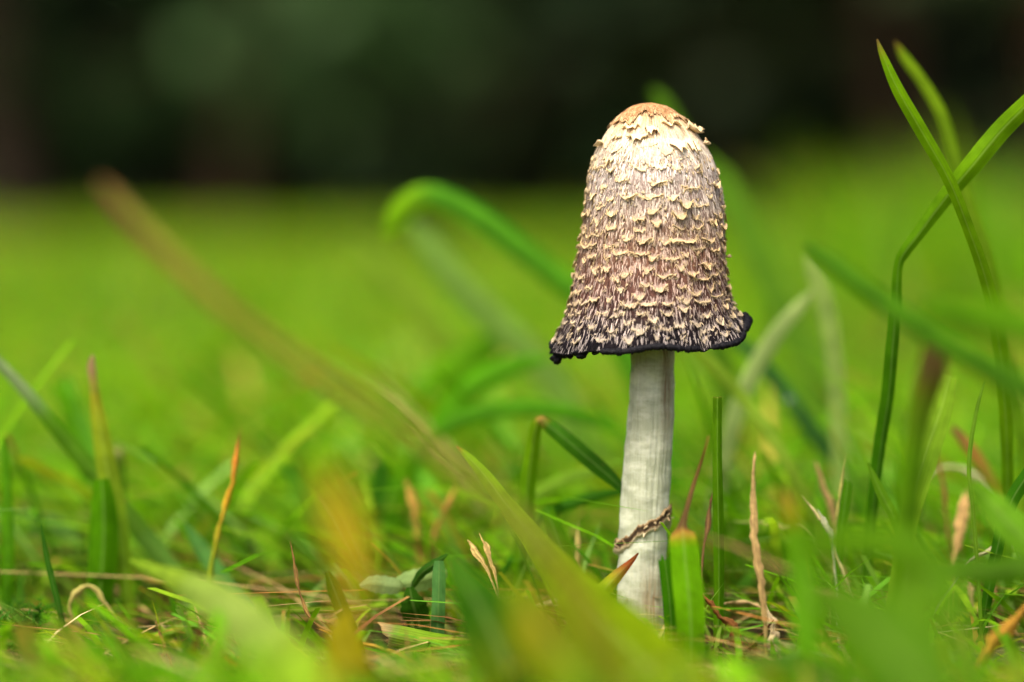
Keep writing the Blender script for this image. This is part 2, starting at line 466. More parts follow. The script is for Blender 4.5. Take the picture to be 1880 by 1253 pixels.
def build_scales():
    # dart throwing on the cap: front scales dense, back ones wider apart
    pts = []
    tries = 0
    def acc(th, y, dmin):
        r = np.interp(y, CAP_S[:, 0], (CAP_S[:, 2] - CAP_S[:, 1]) / 2)
        for (t2, y2) in pts:
            dx = math.remainder(th - t2, 2 * math.pi) * r
            if (dx * .8) ** 2 + ((y - y2) * 1.1) ** 2 < dmin ** 2: return False
        return True
    while tries < 9000 and len(pts) < 290:
        tries += 1
        th = rng.uniform(-math.pi, math.pi); y = 256 + 362 * rng.random() ** .8
        front = math.sin(th) < .12
        d = np.interp(y, [246, 300, 350, 430, 560, 618], [36, 33, 25, 21, 21, 22]) * (1 if front else 1.75)
        if acc(th, y, d): pts.append((th, y))
    global FRINGE
    FRINGE = []
    for (th, y) in pts:
        big = rng.random() < .28
        Wp = rng.uniform(13, 29) * (1.6 if big else 1) * np.interp(y, [240, 400, 620], [1.05, 1, .86])
        Lp = rng.uniform(15, 29) * (1.15 if big else 1)
        lift = rng.uniform(2.0, 5.6) * np.interp(y, [240, 300, 380, 560, 620], [.55, .7, 1.0, 1, .7])
        if rng.random() < .09: lift *= 1.9
        nu = 11 if big else 9
        if rng.random() < .14 and y > 320: Wp = min(Wp * 1.9, 62); Lp *= .8; nu = 17
        aa = np.linspace(-1, 1, nu)
        fr = .9 * np.sin(aa * rng.uniform(1.5, 4) + rng.uniform(0, 6)) + .35 * rng.normal(size=nu); fr[0] *= .3; fr[-1] *= .3
        V, F, C = make_flap(th, y - Lp * .5, Wp, Lp, lift, rng.uniform(.2, 1.3), nu, 6, rng.normal() * .18, fr, rng.uniform(.82, 1.1), rag=.17)
        FRINGE.append((th, y + Lp * .1, Wp, Lp, lift))
        mesh_obj('scale', V, F, M_SCALE, cap, C)
    # smaller tufts between them
    Vs, Fs, Cs = [], [], []; off = 0
    for i in range(1150):
        th = rng.uniform(-math.pi, math.pi); y = 285 + 335 * rng.random() ** 1.25
        Wp = rng.uniform(4.5, 10); Lp = rng.uniform(8, 17)
        fr = rng.normal(size=5)
        V, F, C = make_flap(th, y - Lp * .5, Wp, Lp, rng.uniform(.8, 2.8), rng.uniform(0, .8), 5, 4, rng.normal() * .2, fr, rng.uniform(.72, 1.0), rag=.3, thick=.8)
        Vs.append(V); Fs.append(F + off); Cs.append(C); off += len(V)
    tag(mesh_obj('tuft', np.concatenate(Vs), np.concatenate(Fs), M_SCALE, cap, np.concatenate(Cs)), kind='stuff')
build_scales()

def build_fibres():
    n = 15000
    th = rng.uniform(-math.pi, math.pi, n); y = 250 + 385 * rng.random(n)
    L = rng.uniform(8, 24, n); wd = rng.uniform(.55, 1.35, n); lf = rng.uniform(.6, 2.4, n)
    sk = rng.normal(size=n) * .12
    r = np.interp(y, CAP_S[:, 0], (CAP_S[:, 2] - CAP_S[:, 1]) / 2)
    V = []
    for s, wf, of in ((0, .8, -.4), (.35, 1, .7), (.75, .7, 1.0), (1.0, .12, 1.3)):
        yy = np.clip(y + L * s, 191, 638)
        dx = (sk * L * s + rng.normal(size=n) * .5 * s) / r
        for sgn in (-1, 1):
            t2 = th + dx + sgn * wd * wf / r
            V.append(cap_surf(t2, yy) + cap_normal(t2, yy) * (lf * of * PXM + (0 if sgn < 0 else .15 * PXM))[:, None])
    V = np.stack(V, 1)                       # n, 8, 3
    # frayed threads along the lower lip of every scale
    fv, fc = [], []
    for (t0, y0, Wp, Lp, lf0) in FRINGE:
        rr = np.interp(y0, CAP_S[:, 0], (CAP_S[:, 2] - CAP_S[:, 1]) / 2)
        m = int(Wp * .55) + 3
        a = rng.uniform(-1, 1, m); q = []
        ln = rng.uniform(5, 11, m); sw = rng.normal(size=m) * 2.5; o1 = rng.uniform(.6, 1.5, m)
        for s, wf, of in ((0, .7, .2), (.35, .8, .7), (.75, .6, 1.05), (1.0, .12, 1.3)):
            yy = np.clip(y0 - 2 - 5 * a ** 2 + ln * s, 191, 638)
            for sgn in (-1, 1):
                t2 = t0 + (a * Wp * .5 + sw * s ** 2 + sgn * .55 * wf) / rr
                q.append(cap_surf(t2, yy) + cap_normal(t2, yy) * (lf0 * of * o1 * PXM)[:, None])
        fv.append(np.stack(q, 1)); fc.append(cap_color(np.full(m, y0), 'tip') * rng.uniform(.7, 1.05, (m, 1)))
    fv = np.concatenate(fv); fc = np.concatenate(fc)
    V = np.concatenate((V, fv)); n2 = len(V)
    base = (np.arange(n2) * 8)[:, None]
    F = np.concatenate([np.stack((base[:, 0] + k, base[:, 0] + k + 1, base[:, 0] + k + 3, base[:, 0] + k + 2), -1) for k in (0, 2, 4)])
    c = cap_color(y, 'fibre') * np.exp(rng.normal(size=n) * .25)[:, None]
    dark = rng.random(n) < np.interp(y, [250, 330, 450, 540, 600], [.12, .25, .36, .5, .58])
    c[dark] = cap_color(y[dark], 'skin') * .9
    c = np.concatenate((c, fc))
    C = np.clip(np.repeat(c, 8, 0), .004, .85)
    tag(mesh_obj('fibre', V.reshape(-1, 3), F, M_SCALE, cap, C), kind='stuff')
build_fibres()

def build_crown():
    """the tan, cracked plate that covers the top of the cap; its edge is torn and lifted"""
    nth, ns = 260, 34
    th = np.linspace(-math.pi, math.pi, nth, endpoint=False)
    e = 219 + 7 * np.sin(2 * th + 1.1) + 5 * np.sin(5 * th + .4) + 5 * np.sin(11 * th) + 3 * np.sin(23 * th) + rng.normal(size=nth) * 2.5
    s = np.linspace(0, 1, ns)
    T, S = np.meshgrid(th, s)
    Y = 189.05 + (e[None] - 189.05) * S ** 1.25
    P = cap_surf(T, Y); N = cap_normal(T, Y)
    N[0] = (0, 0, 1)
    lift = 1.6 + 3.2 * np.clip((S - .72) / .28, 0, 1) ** 1.6 * (1 + .6 * np.sin(7 * T + 1)) + .5 * lump(T, Y * 6, 5)
    pit = rng.random(T.shape) < np.interp(S, [0, .3, .8, 1], [.05, .14, .2, .16])
    lift = lift - pit * 1.4
    V1 = P + N * (lift * PXM)[..., None]
    V2 = P[::-1] + N[::-1] * ((lift[::-1] - 1.8) * PXM)[..., None]
    k = .5 + .5 * np.sin(5 * T + 9 * S) * np.sin(3 * T - 4 * S + 1)
    k = .5 + .5 * np.sin(11 * T + 9 * S) * np.sin(5 * T - 14 * S + 1)
    k = np.clip(k + .35 * rng.normal(size=T.shape) - .7 * np.clip((S - .75) / .25, 0, 1) + .25, 0, 1)
    c = (lin((158, 116, 78)) * k[..., None] + lin((212, 178, 132)) * (1 - k[..., None]))
    c = c * (1 - .25 * (1 - S[..., None]) * np.array((.2, .6, 1)))
    c = c * (1 + .16 * rng.normal(size=T.shape)[..., None])
    c[pit] = lin((92, 58, 36))
    C = np.concatenate((c.reshape(-1, 3), (c[::-1] * .7).reshape(-1, 3)))
    mesh_obj('crown_plate', np.concatenate((V1.reshape(-1, 3), V2.reshape(-1, 3))), grid_faces(2 * ns, nth, True), M_SCALE, cap, np.clip(C, .01, .9))
    # torn plates just below it
    for (x, y, Wp, Lp, lf, cu) in [(1152, 232, 44, 16, 6, .8), (1165, 250, 46, 22, 7, 1.0), (1128, 250, 30, 20, 5, .9), (1190, 236, 26, 24, 9, .3), (1225, 226, 40, 18, 6, .9), (1262, 236, 44, 20, 9, 1.0),
                                   (1284, 240, 26, 16, 9, 1.2), (1113, 290, 30, 28, 8, .5), (1232, 262, 34, 34, 9, .5), (1257, 260, 22, 34, 8, .6), (1100, 262, 22, 18, 9, 1.0), (1205, 300, 40, 22, 4, .5), (1292, 262, 16, 16, 8, 1)]:
        R = np.interp(y, CAP_S[:, 0], (CAP_S[:, 2] - CAP_S[:, 1]) / 2)
        th0 = -math.acos(max(-.97, min(.97, (x - AX(y)) / R)))
        fr = rng.normal(size=11); fr[0] *= .3; fr[-1] *= .3
        V, F, C = make_flap(th0, y - Lp * .45, Wp, Lp, lf, cu, 11, 7, rng.normal() * .2, fr, rng.uniform(.95, 1.1), rag=.2, thick=2.4)
        mesh_obj('scale', V, F, M_SCALE, cap, C)
build_crown()

def ink_material():
    t = NT('ink')
    g = t.n('ShaderNodeNewGeometry').outputs['Position']
    nz = t.noise(g, 1400, 4, .6)
    c = t.ramp(nz, [(.4, (.003, .003, .005)), (.75, (.012, .011, .013))])
    bp = t.n('ShaderNodeBump', {'Height': nz, 'Strength': .7, 'Distance': .0006}).outputs[0]
    p = t.n('ShaderNodeBsdfPrincipled', {'Base Color': c, 'Roughness': .5, 'Specular IOR Level': .12, 'Normal': bp})
    return t.finish(p.outputs[0])
M_INK = ink_material()

def build_rim():
    # black rolled edge in two runs, broken at the split right of the front
    def run(t0, t1, rad, n=90, dy=0, dr=0):
        th = np.linspace(t0, t1, n)
        P = cap_surf(th, np.full(n, 638.)); N = cap_normal(th, np.full(n, 630.))
        P = P + N * (dr * PXM)
        P[:, 2] -= dy * PXM
        taper = np.clip(np.minimum(np.arange(n), np.arange(n)[::-1]) / 4, .25, 1)
        r = rad * PXM * taper * (1 + .10 * np.sin(th * 31) + .10 * np.sin(th * 57 + 1) + .13 * rng.normal(size=n))
        V, F = tube(P, r, 10)
        caps = [list(range(10))[::-1], list(range(len(V) - 10, len(V)))]
        return mesh_obj('inky_rim', V, [list(map(int, f)) for f in F] + caps, M_INK, cap)
    run(-2.2, -1.02, 6.4, 90, 1)
    run(-.92, -.30, 5.5, 60, 1, 1)
    run(-.32, .35, 8.5, 50, -1, 2)
    run(.3, 2.85, 5.0, 120)
    # drops of ink hanging at the left corner and the curled tip on the right
    def drop(x, y, Y, rx, rz):
        n, m = 12, 14
        a = np.linspace(.02, math.pi - .02, n); b = np.linspace(0, 2 * math.pi, m, endpoint=False)
        A, B = np.meshgrid(a, b, indexing='ij')
        k = 1 + .16 * np.sin(3 * B + A * 4 + x) + .1 * np.sin(5 * A + 2 * B)
        P = np.stack((np.sin(A) * np.cos(B) * rx * k, np.sin(A) * np.sin(B) * rx * k, np.cos(A) * rz * k), -1) * PXM + at(x, y, Y)
        V = P.reshape(-1, 3); F = [list(map(int, f)) for f in grid_faces(n, m, True)] + [list(range(m))[::-1], list(range((n - 1) * m, n * m))]
        mesh_obj('ink_drop', V, F, M_INK, cap)
    for d in [(1017, 638, -.001, 8, 9), (1022, 658, -.003, 11, 10), (1034, 651, -.004, 11, 7), (1066, 649, -.012, 14, 9), (1093, 644, -.013, 9, 7), (1046, 654, -.007, 7, 5), (1013, 632, .001, 6, 6),
              (1350, 578, -.001, 10, 8), (1368, 582, 0, 8, 8), (1342, 592, -.004, 10, 11)]: drop(*d)
build_rim()

# --- stem
STEM = np.array([(600, 1162, 1238), (640, 1161, 1238), (700, 1158, 1238), (760, 1153, 1237), (800, 1150, 1236), (850, 1146, 1233), (900, 1141, 1230), (950, 1139, 1227), (1000, 1137, 1225), (1050, 1135, 1224),
                 (1100, 1134, 1222), (1150, 1133, 1221), (1200, 1132, 1222), (1235, 1136, 1218)], float)
def stem_surf(th, y):
    L = np.interp(y, STEM[:, 0], STEM[:, 1]); R = np.interp(y, STEM[:, 0], STEM[:, 2])
    r = (R - L) / 2 * PXM
    return np.stack((X_OF((L + R) / 2) + r * np.cos(th), r * np.sin(th), Z_OF(y) + 0 * th), -1)
def build_stem():
    n, m = 170, 150
    ys = np.linspace(600, 1235, n); th = np.linspace(-math.pi, math.pi, m, endpoint=False)
    T, Y = np.meshgrid(th, ys)
    P = stem_surf(T, Y)
    q = np.zeros_like(T)
    for k in range(26):
        f = rng.integers(2, 40); q += np.sin(f * T + rng.uniform(0, 6.3) + Y * rng.uniform(-.012, .012)) / f ** .55
    fib = rng.normal(size=(n, m))
    for k in range(m): fib[:, k] = np.convolve(np.pad(fib[:, k], 8, mode='edge'), np.ones(17) / 17, 'valid')
    bumpy = np.sin(Y * .045 + 2 * np.sin(T * 1.5)) * .7 + np.sin(Y * .11 + T * 2) * .45 + np.sin(Y * .19 - T * 3 + 1) * .3
    rad = np.stack((np.cos(T), np.sin(T), 0 * T), -1)
    P = P + rad * ((q * .4 + bumpy * 1.15 + fib * 1.1) * PXM)[..., None]
    t = NT('stem_flesh')
    geo = t.n('ShaderNodeNewGeometry').outputs['Position']
    fibn = t.noise(t.mapping(geo, (2600, 2600, 70)), 1, 4, .6)
    patch = t.noise(t.mapping(geo, (120, 120, 260)), 1, 5, .62)
    wis = t.noise(t.mapping(geo, (900, 900, 420)), 1, 3, .6)
    c = t.ramp(fibn, [(.25, (.27, .29, .19)), (.5, (.335, .36, .245)), (.75, (.40, .425, .30))])
    c = t.mix(t.ramp(patch, [(.44, (0, 0, 0)), (.64, (.8, .8, .8))]), c, (.62, .64, .50))
    c = t.mix(t.ramp(wis, [(.62, (0, 0, 0)), (.76, (.3, .3, .3))]), c, (.68, .68, .56))
    sx = t.n('ShaderNodeSeparateXYZ', {0: geo})
    # a brown streak down the right flank and a stained foot
    def streak(xc, wd, z0, z1, amt):
        d = t.math('DIVIDE', t.math('SUBTRACT', sx.outputs['X'], xc), wd)
        g = t.math('EXPONENT', t.math('MULTIPLY', t.math('MULTIPLY', d, d), -1.0))
        zz = t.math('MULTIPLY', t.math('SUBTRACT', sx.outputs['Z'], z0), 1 / (z1 - z0), True)
        g = t.math('MULTIPLY', g, zz)
        return t.math('MULTIPLY', t.math('MULTIPLY', g, t.ramp(t.noise(t.mapping(geo, (1800, 1800, 110)), 1, 3), [(.3, (.2, .2, .2)), (.6, (1, 1, 1))])), amt, True)
    c = t.mix(streak(X_OF(1222), 9 * PXM, Z_OF(840), Z_OF(720), 1.3), c, (.2, .15, .085))
    c = t.mix(streak(X_OF(1196), 18 * PXM, Z_OF(1000), Z_OF(1100), 1.0), c, (.25, .17, .08))
    c = t.mix(streak(X_OF(1168), 30 * PXM, Z_OF(1060), Z_OF(1160), .8), c, (.22, .17, .08))
    bp = t.n('ShaderNodeBump', {'Height': t.math('ADD', fibn, t.math('MULTIPLY', patch, 1.6)), 'Strength': .35, 'Distance': .0005}).outputs[0]
    p = t.n('ShaderNodeBsdfPrincipled', {'Base Color': c, 'Roughness': .55, 'Specular IOR Level': .3, 'Normal': bp, 'Subsurface Weight': .25, 'Subsurface Scale': .003})
    p.inputs['Subsurface Radius'].default_value = (1, .9, .6)
    return mesh_obj('stem', P.reshape(-1, 3), grid_faces(n, m, True), t.finish(p.outputs[0]), mush)
stem = build_stem()

def build_ring():
    m = 220
    th = np.linspace(-math.pi, math.pi, m, endpoint=False)
    yc = 971 - 30 * np.cos(th) + 9 * np.sin(th) * 1 + 3 * np.sin(5 * th + 1) + 2 * np.sin(11 * th) + 1.5 * rng.normal(size=m) * .5
    left = np.exp(-((np.abs(th) - math.pi) / .5) ** 2); right = np.exp(-(th / .55) ** 2)
    wv = 1 + .12 * np.sin(7 * th) + .1 * np.sin(17 * th + 1) + .06 * rng.normal(size=m)
    #   (dy, out, colour): torn upper lip, dark gutter, cream lower fringe
    prof = [(-9, -1.5, (150, 130, 96)), (-9, 2.5, (150, 128, 92)), (-7, 4.2, (120, 98, 68)), (-3, 3.0, (62, 50, 36)), (3, 3.2, (56, 44, 32)), (6, 4.6, (120, 102, 74)), (9, 4.6, (190, 176, 140)), (13, 2.0, (200, 192, 160)), (15, -1.5, (190, 188, 160))]
    V, C = [], []
    for i, (dy, out, c) in enumerate(prof):
        sm = lambda v: np.convolve(np.pad(v, 2, mode='wrap'), np.ones(5) / 5, 'valid')
        jag = sm(rng.normal(size=m)) * (3.0 if i in (1, 6, 7) else .7) * (.6 + .9 * right)
        yy = yc + dy * (1 + .5 * right) + jag
        P = stem_surf(th, yy)
        k = out * (wv if out > 0 else 1) + (5 * left + 2.5 * right) * (out > 0)
        P = P + np.stack((np.cos(th), np.sin(th), 0 * th), -1) * (k * PXM)[:, None]
        V.append(P); C.append(lin(c)[None] * (1 + .1 * rng.normal(size=(m, 1))))
    ring = mesh_obj('ring', np.concatenate(V), grid_faces(len(prof), m, True), M_SCALE, mush, np.clip(np.concatenate(C), .01, .9))
    # frayed tatters on the ring
    for k in range(20):
        a = rng.uniform(-math.pi, .3) if k > 12 else rng.normal(-.45, .25)
        if k in (9, 10, 11): a = -math.pi + .15 + rng.random() * .3
        yb = 971 - 30 * math.cos(a) + rng.uniform(-12, 8)
        L = rng.uniform(8, 17); n = 5
        s = np.linspace(0, 1, n)
        ang = a + s * rng.normal() * .12
        P = stem_surf(ang, yb - s * L * rng.uniform(-.5, 1) )
        P = P + np.stack((np.cos(ang), np.sin(ang), 0 * s), -1) * ((3 + s * rng.uniform(2, 9)) * PXM)[:, None]
        V, F = tube(P, PXM * np.linspace(rng.uniform(1.8, 3.6), .5, n), 6)
        cc = lin(random.choice([(176, 154, 116), (150, 122, 86), (110, 84, 60), (196, 180, 146)]))
        mesh_obj('tatter', V, F, M_SCALE, ring, np.tile(cc, (len(V), 1)))
build_ring()

rng = np.random.default_rng(31)
# ------------------------------------------------------------------ grass blades, stalks and leaves one can tell apart
def greener(c):
    k = np.where(c[..., 2:3] > c[..., 1:2] * .16, .85, .5)
    return np.where((c[..., 1:2] > c[..., 0:1] * 1.05), c * np.concatenate((1.12 + 0 * k, 1.02 + 0 * k, k), -1), c)

def catmull(P, n):
    P = np.asarray(P, float)
    Q = np.vstack((2 * P[0] - P[1], P, 2 * P[-1] - P[-2]))
    seg = np.linalg.norm(np.diff(P[:, :3], axis=0), axis=1) ** .5
    kt = np.concatenate(([0], np.cumsum(seg))); kt /= kt[-1]
    u = np.linspace(0, 1, n)
    i = np.clip(np.searchsorted(kt, u, 'right') - 1, 0, len(P) - 2)
    t = ((u - kt[i]) / (kt[i + 1] - kt[i]))[:, None]
    p0, p1, p2, p3 = Q[i], Q[i + 1], Q[i + 2], Q[i + 3]
    return .5 * (2 * p1 + (p2 - p0) * t + (2 * p0 - 5 * p1 + 4 * p2 - p3) * t ** 2 + (3 * p1 - p0 - 3 * p2 + p3) * t ** 3)

GREEN = (112, 168, 26); BRIGHT = (122, 184, 22); DARK = (62, 118, 22); BLUE = (84, 140, 72); PALE = (164, 196, 104); OLIVE = (128, 152, 24)
YELLOW = (190, 178, 40); ORANGE = (206, 150, 30); BROWN = (124, 94, 56); TAN = (196, 164, 104); STRAWC = (208, 184, 124); RUST = (150, 82, 30)
KG = .75
TOPLEVEL = []
def ribbon(name, pts, cols, mat, fold=.18, twist=0.0, thick=.10, nu=7, n=34, root=True, serr=0, parent=None, cut=False, ragged=0, shell=None):
    """pts: (photo x, photo y, Y metres from the mushroom plane, apparent width in px), tip first.
    cols: list of (position along the blade, sRGB). The blade is a real folded ribbon at its own distance."""
    C3 = []
    for (x, y, Y, wd) in pts:
        p = at(x, y, Y); dep = (p - CAM) @ FWD
        C3.append((*p, wd * MM * dep / DIST))
    C3 = np.array(C3)
    if root and C3[-1, 2] > .002:
        d = C3[-1, :3] - C3[-2, :3]; d /= np.linalg.norm(d) + 1e-9
        z = C3[-1, 2]
        hx = np.clip(d[:2] / max(-d[2], .35), -1, 1) * z * .6
        C3 = np.vstack((C3, (*(C3[-1, :2] + hx * .6), z * .45, C3[-1, 3] * .92), (*(C3[-1, :2] + hx), -.003, C3[-1, 3] * .8)))
    S = catmull(C3, n)
    P, wd = S[:, :3], np.maximum(S[:, 3], .00012)
    T = np.gradient(P, axis=0); T /= np.linalg.norm(T, axis=1)[:, None] + 1e-12
    view = P - CAM; view /= np.linalg.norm(view, axis=1)[:, None]
    side = np.cross(T, view); ln = np.linalg.norm(side, axis=1)
    side[ln < .15] = np.cross(T[ln < .15], np.array((0, 0, 1.))) + 1e-6
    side /= np.linalg.norm(side, axis=1)[:, None]
    nor = np.cross(side, T)
    tw = np.interp(np.linspace(0, 1, n), np.linspace(0, 1, len(np.atleast_1d(twist)) if np.ndim(twist) else 2), twist if np.ndim(twist) else (twist, twist))
    cs, sn = np.cos(tw)[:, None], np.sin(tw)[:, None]
    side, nor = side * cs + nor * sn, nor * cs - side * sn
    wd = wd / np.maximum(np.cos(tw), .45)
    a = np.linspace(-1, 1, nu)
    wob = 1 + .05 * np.sin(np.linspace(0, 9, n) + pts[0][0])
    if mat is M_STRAW:
        j = rng.normal(size=n); j = np.convolve(np.pad(j, 2, mode='edge'), np.ones(5) / 5, 'valid')
        wob = wob * np.clip(.78 + .6 * j, .35, 1.5)
        P = P + side * (np.convolve(np.pad(rng.normal(size=n), 4, mode='edge'), np.ones(9) / 9, 'valid') * wd * .45 * np.minimum(np.arange(n) / 4, 1))[:, None]
    if serr:
        wob = wob * (1 + .16 * np.abs(np.sin(np.linspace(0, serr * math.pi, n))))
    A = a[None, :, None] * (wd * wob / 2)[:, None, None] * side[:, None]
    prof = (np.abs(a) - .5) * fold
    Bk = prof[None, :, None] * wd[:, None, None] * nor[:, None]
    V1 = P[:, None] + A + Bk
    if ragged:
        k0 = 3
        V1[:k0] -= T[:k0, None] * (rng.normal(size=(1, nu, 1)) * ragged * MM)
    tk = (1 - a ** 2 * .85) * thick
    tk = tk[None, :, None] * np.minimum(wd, .004)[:, None, None]
    V2 = V1 + nor[:, None] * tk
    V = np.concatenate((V1.reshape(-1, 3), V2.reshape(-1, 3)))
    k = n * nu
    g = grid_faces(n, nu)
    idx = np.arange(k).reshape(n, nu)
    per = np.concatenate((idx[0, :], idx[1:, -1], idx[-1, -2::-1], idx[-2:0:-1, 0])); nx = np.roll(per, -1)
    F = np.concatenate((g, g[:, ::-1] + k, np.stack((nx, per, per + k, nx + k), -1)))
    u = np.linspace(0, 1, n)
    cp = np.array([c[0] for c in cols]); cc = np.array([lin(c[1], KG) for c in cols])
    cl = np.stack([np.interp(u, cp, cc[:, q]) for q in range(3)], -1)
    cl = greener(cl)
    cl = np.repeat(cl[:, None], nu, 1) * (1 + .05 * rng.normal(size=(n, nu, 1)))
    if mat is M_STRAW: cl = cl * np.exp(rng.normal(size=(1, nu, 1)) * .22 + rng.normal(size=(n, nu, 1)) * .13)
    cl = np.concatenate((cl.reshape(-1, 3),) * 2)
    uv = np.stack(np.meshgrid(np.linspace(0, 1, nu), u), -1).reshape(-1, 2)
    org = P[-1].copy()
    uv = np.concatenate((uv, uv))
    if shell is None: shell = thick > .12 or mat is M_STRAW
    if not shell:      # a living blade is a tenth of a millimetre thick: one folded skin that lets light through
        V, F, cl, uv = V[:k], g, cl[:k], uv[:k]
    o = mesh_obj(name, V, F, mat, parent, np.clip(cl, .002, .9), uv)
    return o

def blade(label, pts, c=GREEN, cols=None, name='grass_shoot', cat='grass blade', mat=None, group=None, **kw):
    cols = cols or [(0, c), (1, tuple(int(v * .92) for v in c))]
    o = ribbon(name, pts, cols, mat or M_BLADE, **kw)
    return tag(o, label, cat, group)

def straw(label, pts, c=TAN, cols=None, name='dry_straw', cat='straw', group=None, **kw):
    kw.setdefault('fold', .35); kw.setdefault('thick', .35); kw.setdefault('nu', 7); kw.setdefault('ragged', 7); kw.setdefault('n', 44)
    return blade(label, pts, c, cols, name, cat, M_STRAW, group, **kw)

# ---- right-hand side
blade('tall bright grass blade with pointed tip crossing in front of the bent blade', [(1610, 72, -0.014, 3), (1622, 105, -0.014, 13), (1650, 168, -0.014, 22), (1697, 250, -0.012, 25), (1742, 330, -0.01, 24), (1778, 420, -0.006, 23), (1806, 500, -0.002, 24), (1828, 590, 0.002, 25), (1841, 690, 0.006, 24), (1848, 800, 0.01, 22), (1850, 900, 0.014, 20)], BRIGHT,
      cols=[(0, BROWN), (.02, (150, 150, 60)), (.06, BRIGHT), (.55, GREEN), (1, (84, 140, 26))], fold=.3, n=60)
blade('softly blurred tall grass blade standing just behind the pointed one', [(1643, 76, .045, 4), (1660, 105, .045, 18), (1696, 155, .045, 22), (1730, 215, .045, 24), (1755, 295, .045, 24), (1784, 395, .045, 25), (1812, 480, .046, 26), (1838, 600, .048, 26), (1862, 740, .05, 26), (1884, 860, .05, 24)], BRIGHT, cols=[(0, BROWN), (.05, (130, 176, 40)), (1, (90, 150, 30))], fold=.3, n=60)
blade('broad grass blade sharply bent halfway up, its tip leaning out to the right', [(1960, 120, -.004, 6), (1925, 150, -.003, 24), (1885, 193, -.002, 34), (1838, 240, 0, 36), (1790, 298, 0, 36), (1740, 358, .002, 30), (1692, 422, .003, 25), (1660, 465, .004, 22), (1649, 492, .005, 17), (1645, 560, .006, 22), (1638, 640, .006, 25), (1630, 730, .008, 25), (1616, 820, .01, 23), (1602, 940, .012, 20)], GREEN,
      cols=[(0, GREEN), (.25, (116, 176, 26)), (.45, (92, 156, 24)), (.56, (70, 130, 18)), (.75, (64, 128, 20)), (1, (60, 110, 24))], fold=.25, n=70, twist=[0, .2, .1, .5, .3])
blade('dark blurred grass blade sloping across the bent blade', [(1478, 446, -0.085, 6), (1500, 465, -0.088, 24), (1550, 502, -0.092, 34), (1620, 552, -0.1, 38), (1700, 608, -0.11, 42), (1790, 662, -0.12, 48), (1890, 725, -0.13, 50), (1990, 810, -0.14, 50)], (70, 132, 14), fold=.3)
blade('very blurred green blade lying level over the foot of the tall blades', [(1690, 560, -.14, 20), (1760, 575, -.15, 60), (1840, 590, -.16, 66), (1960, 640, -.17, 66), (2060, 800, -.18, 50)], (92, 158, 16))
blade('thick blurred stalk with a brown broken top', [(1716, 635, -0.101, 40), (1712, 680, -0.101, 50), (1695, 740, -0.1, 46), (1682, 800, -0.099, 46), (1672, 880, -0.097, 48), (1664, 960, -0.095, 46)], GREEN, cols=[(0, (120, 98, 58)), (.10, (124, 102, 58)), (.2, (100, 136, 30)), (.4, (98, 160, 22)), (1, (100, 156, 22))], shell=False, name='grass_stalk', cat='grass stalk', fold=.5, thick=.4)
blade('pale wide grass blade leaning beside the brown-topped stalk', [(1745, 690, -.03, 26), (1728, 750, -.03, 44), (1705, 820, -.03, 46), (1685, 890, -.03, 42), (1668, 960, -.03, 38)], (150, 208, 76), fold=.2)
blade('pale blurred blade tip slanting down beside the cap rim', [(1492, 532, .075, 4), (1470, 560, .075, 24), (1430, 606, .075, 32), (1390, 670, .075, 34), (1360, 735, .075, 32), (1335, 820, .075, 30)], (166, 200, 130))
blade('whitish blurred blade hanging straight down beside the slanting pale tip', [(1478, 470, .085, 6), (1495, 500, .085, 30), (1515, 560, .085, 34), (1530, 650, .085, 34), (1538, 760, .085, 32), (1542, 850, .085, 28)], (160, 200, 112))
blade('dark bluish blade sloping down to the right behind the stem', [(1330, 610, .10, 18), (1370, 640, .10, 24), (1430, 705, .10, 28), (1490, 790, .10, 30), (1540, 860, .10, 28)], (64, 122, 62))
blade('pale arching blade sloping from the cap rim towards the straw stubble', [(1270, 630, .06, 12), (1310, 672, .06, 22), (1360, 728, .06, 24), (1410, 790, .055, 24), (1450, 860, .05, 22), (1490, 940, .05, 20)], (142, 188, 76))
blade('blurred pale blade rising past the right side of the cap', [(1290, 285, .22, 10), (1330, 340, .22, 46), (1365, 410, .22, 54), (1400, 490, .22, 56), (1440, 570, .22, 54), (1500, 700, .22, 50)], (106, 166, 60))
blade('faint green blade peeping over the top of the cap', [(1195, 165, .16, 6), (1212, 180, .16, 24), (1230, 215, .16, 34), (1250, 270, .16, 38), (1290, 450, .16, 40), (1330, 700, .16, 40)], (84, 136, 40))
blade('upright dark stalk mown off flat beside the stem', [(1317, 729, -.012, 17), (1317, 745, -.012, 18), (1317, 850, -.012, 18), (1319, 960, -.011, 19), (1320, 1080, -.01, 19), (1318, 1175, -.01, 18)], (72, 132, 24), cols=[(0, (160, 180, 80)), (.03, (104, 164, 30)), (.5, (92, 154, 20)), (1, (90, 144, 24))], name='grass_stalk', cat='grass stalk', fold=.8, thick=.1, n=40)
blade('wide cut blade with orange top and shrivelled brown tip beside the stem', [(1301, 800, -0.036, 3), (1290, 840, -0.03, 5), (1272, 895, -0.03, 8), (1258, 945, -0.034, 11), (1253, 968, -0.036, 22), (1254, 985, -0.038, 50), (1260, 1050, -0.039, 56), (1266, 1110, -0.04, 54), (1270, 1185, -0.04, 46)], GREEN,
      cols=[(0, TAN), (.12, (140, 104, 60)), (.40, (108, 84, 52)), (.445, (170, 128, 60)), (.462, (200, 164, 60)), (.48, (160, 178, 40)), (.50, (112, 186, 24)), (1, (100, 164, 20))], fold=.2, n=50)
blade('short dark mown blade touching the stem foot', [(1220, 1026, -0.028, 22), (1222, 1040, -0.028, 24), (1229, 1100, -0.028, 26), (1234, 1180, -0.028, 24)], (66, 136, 18), fold=.3, ragged=6)
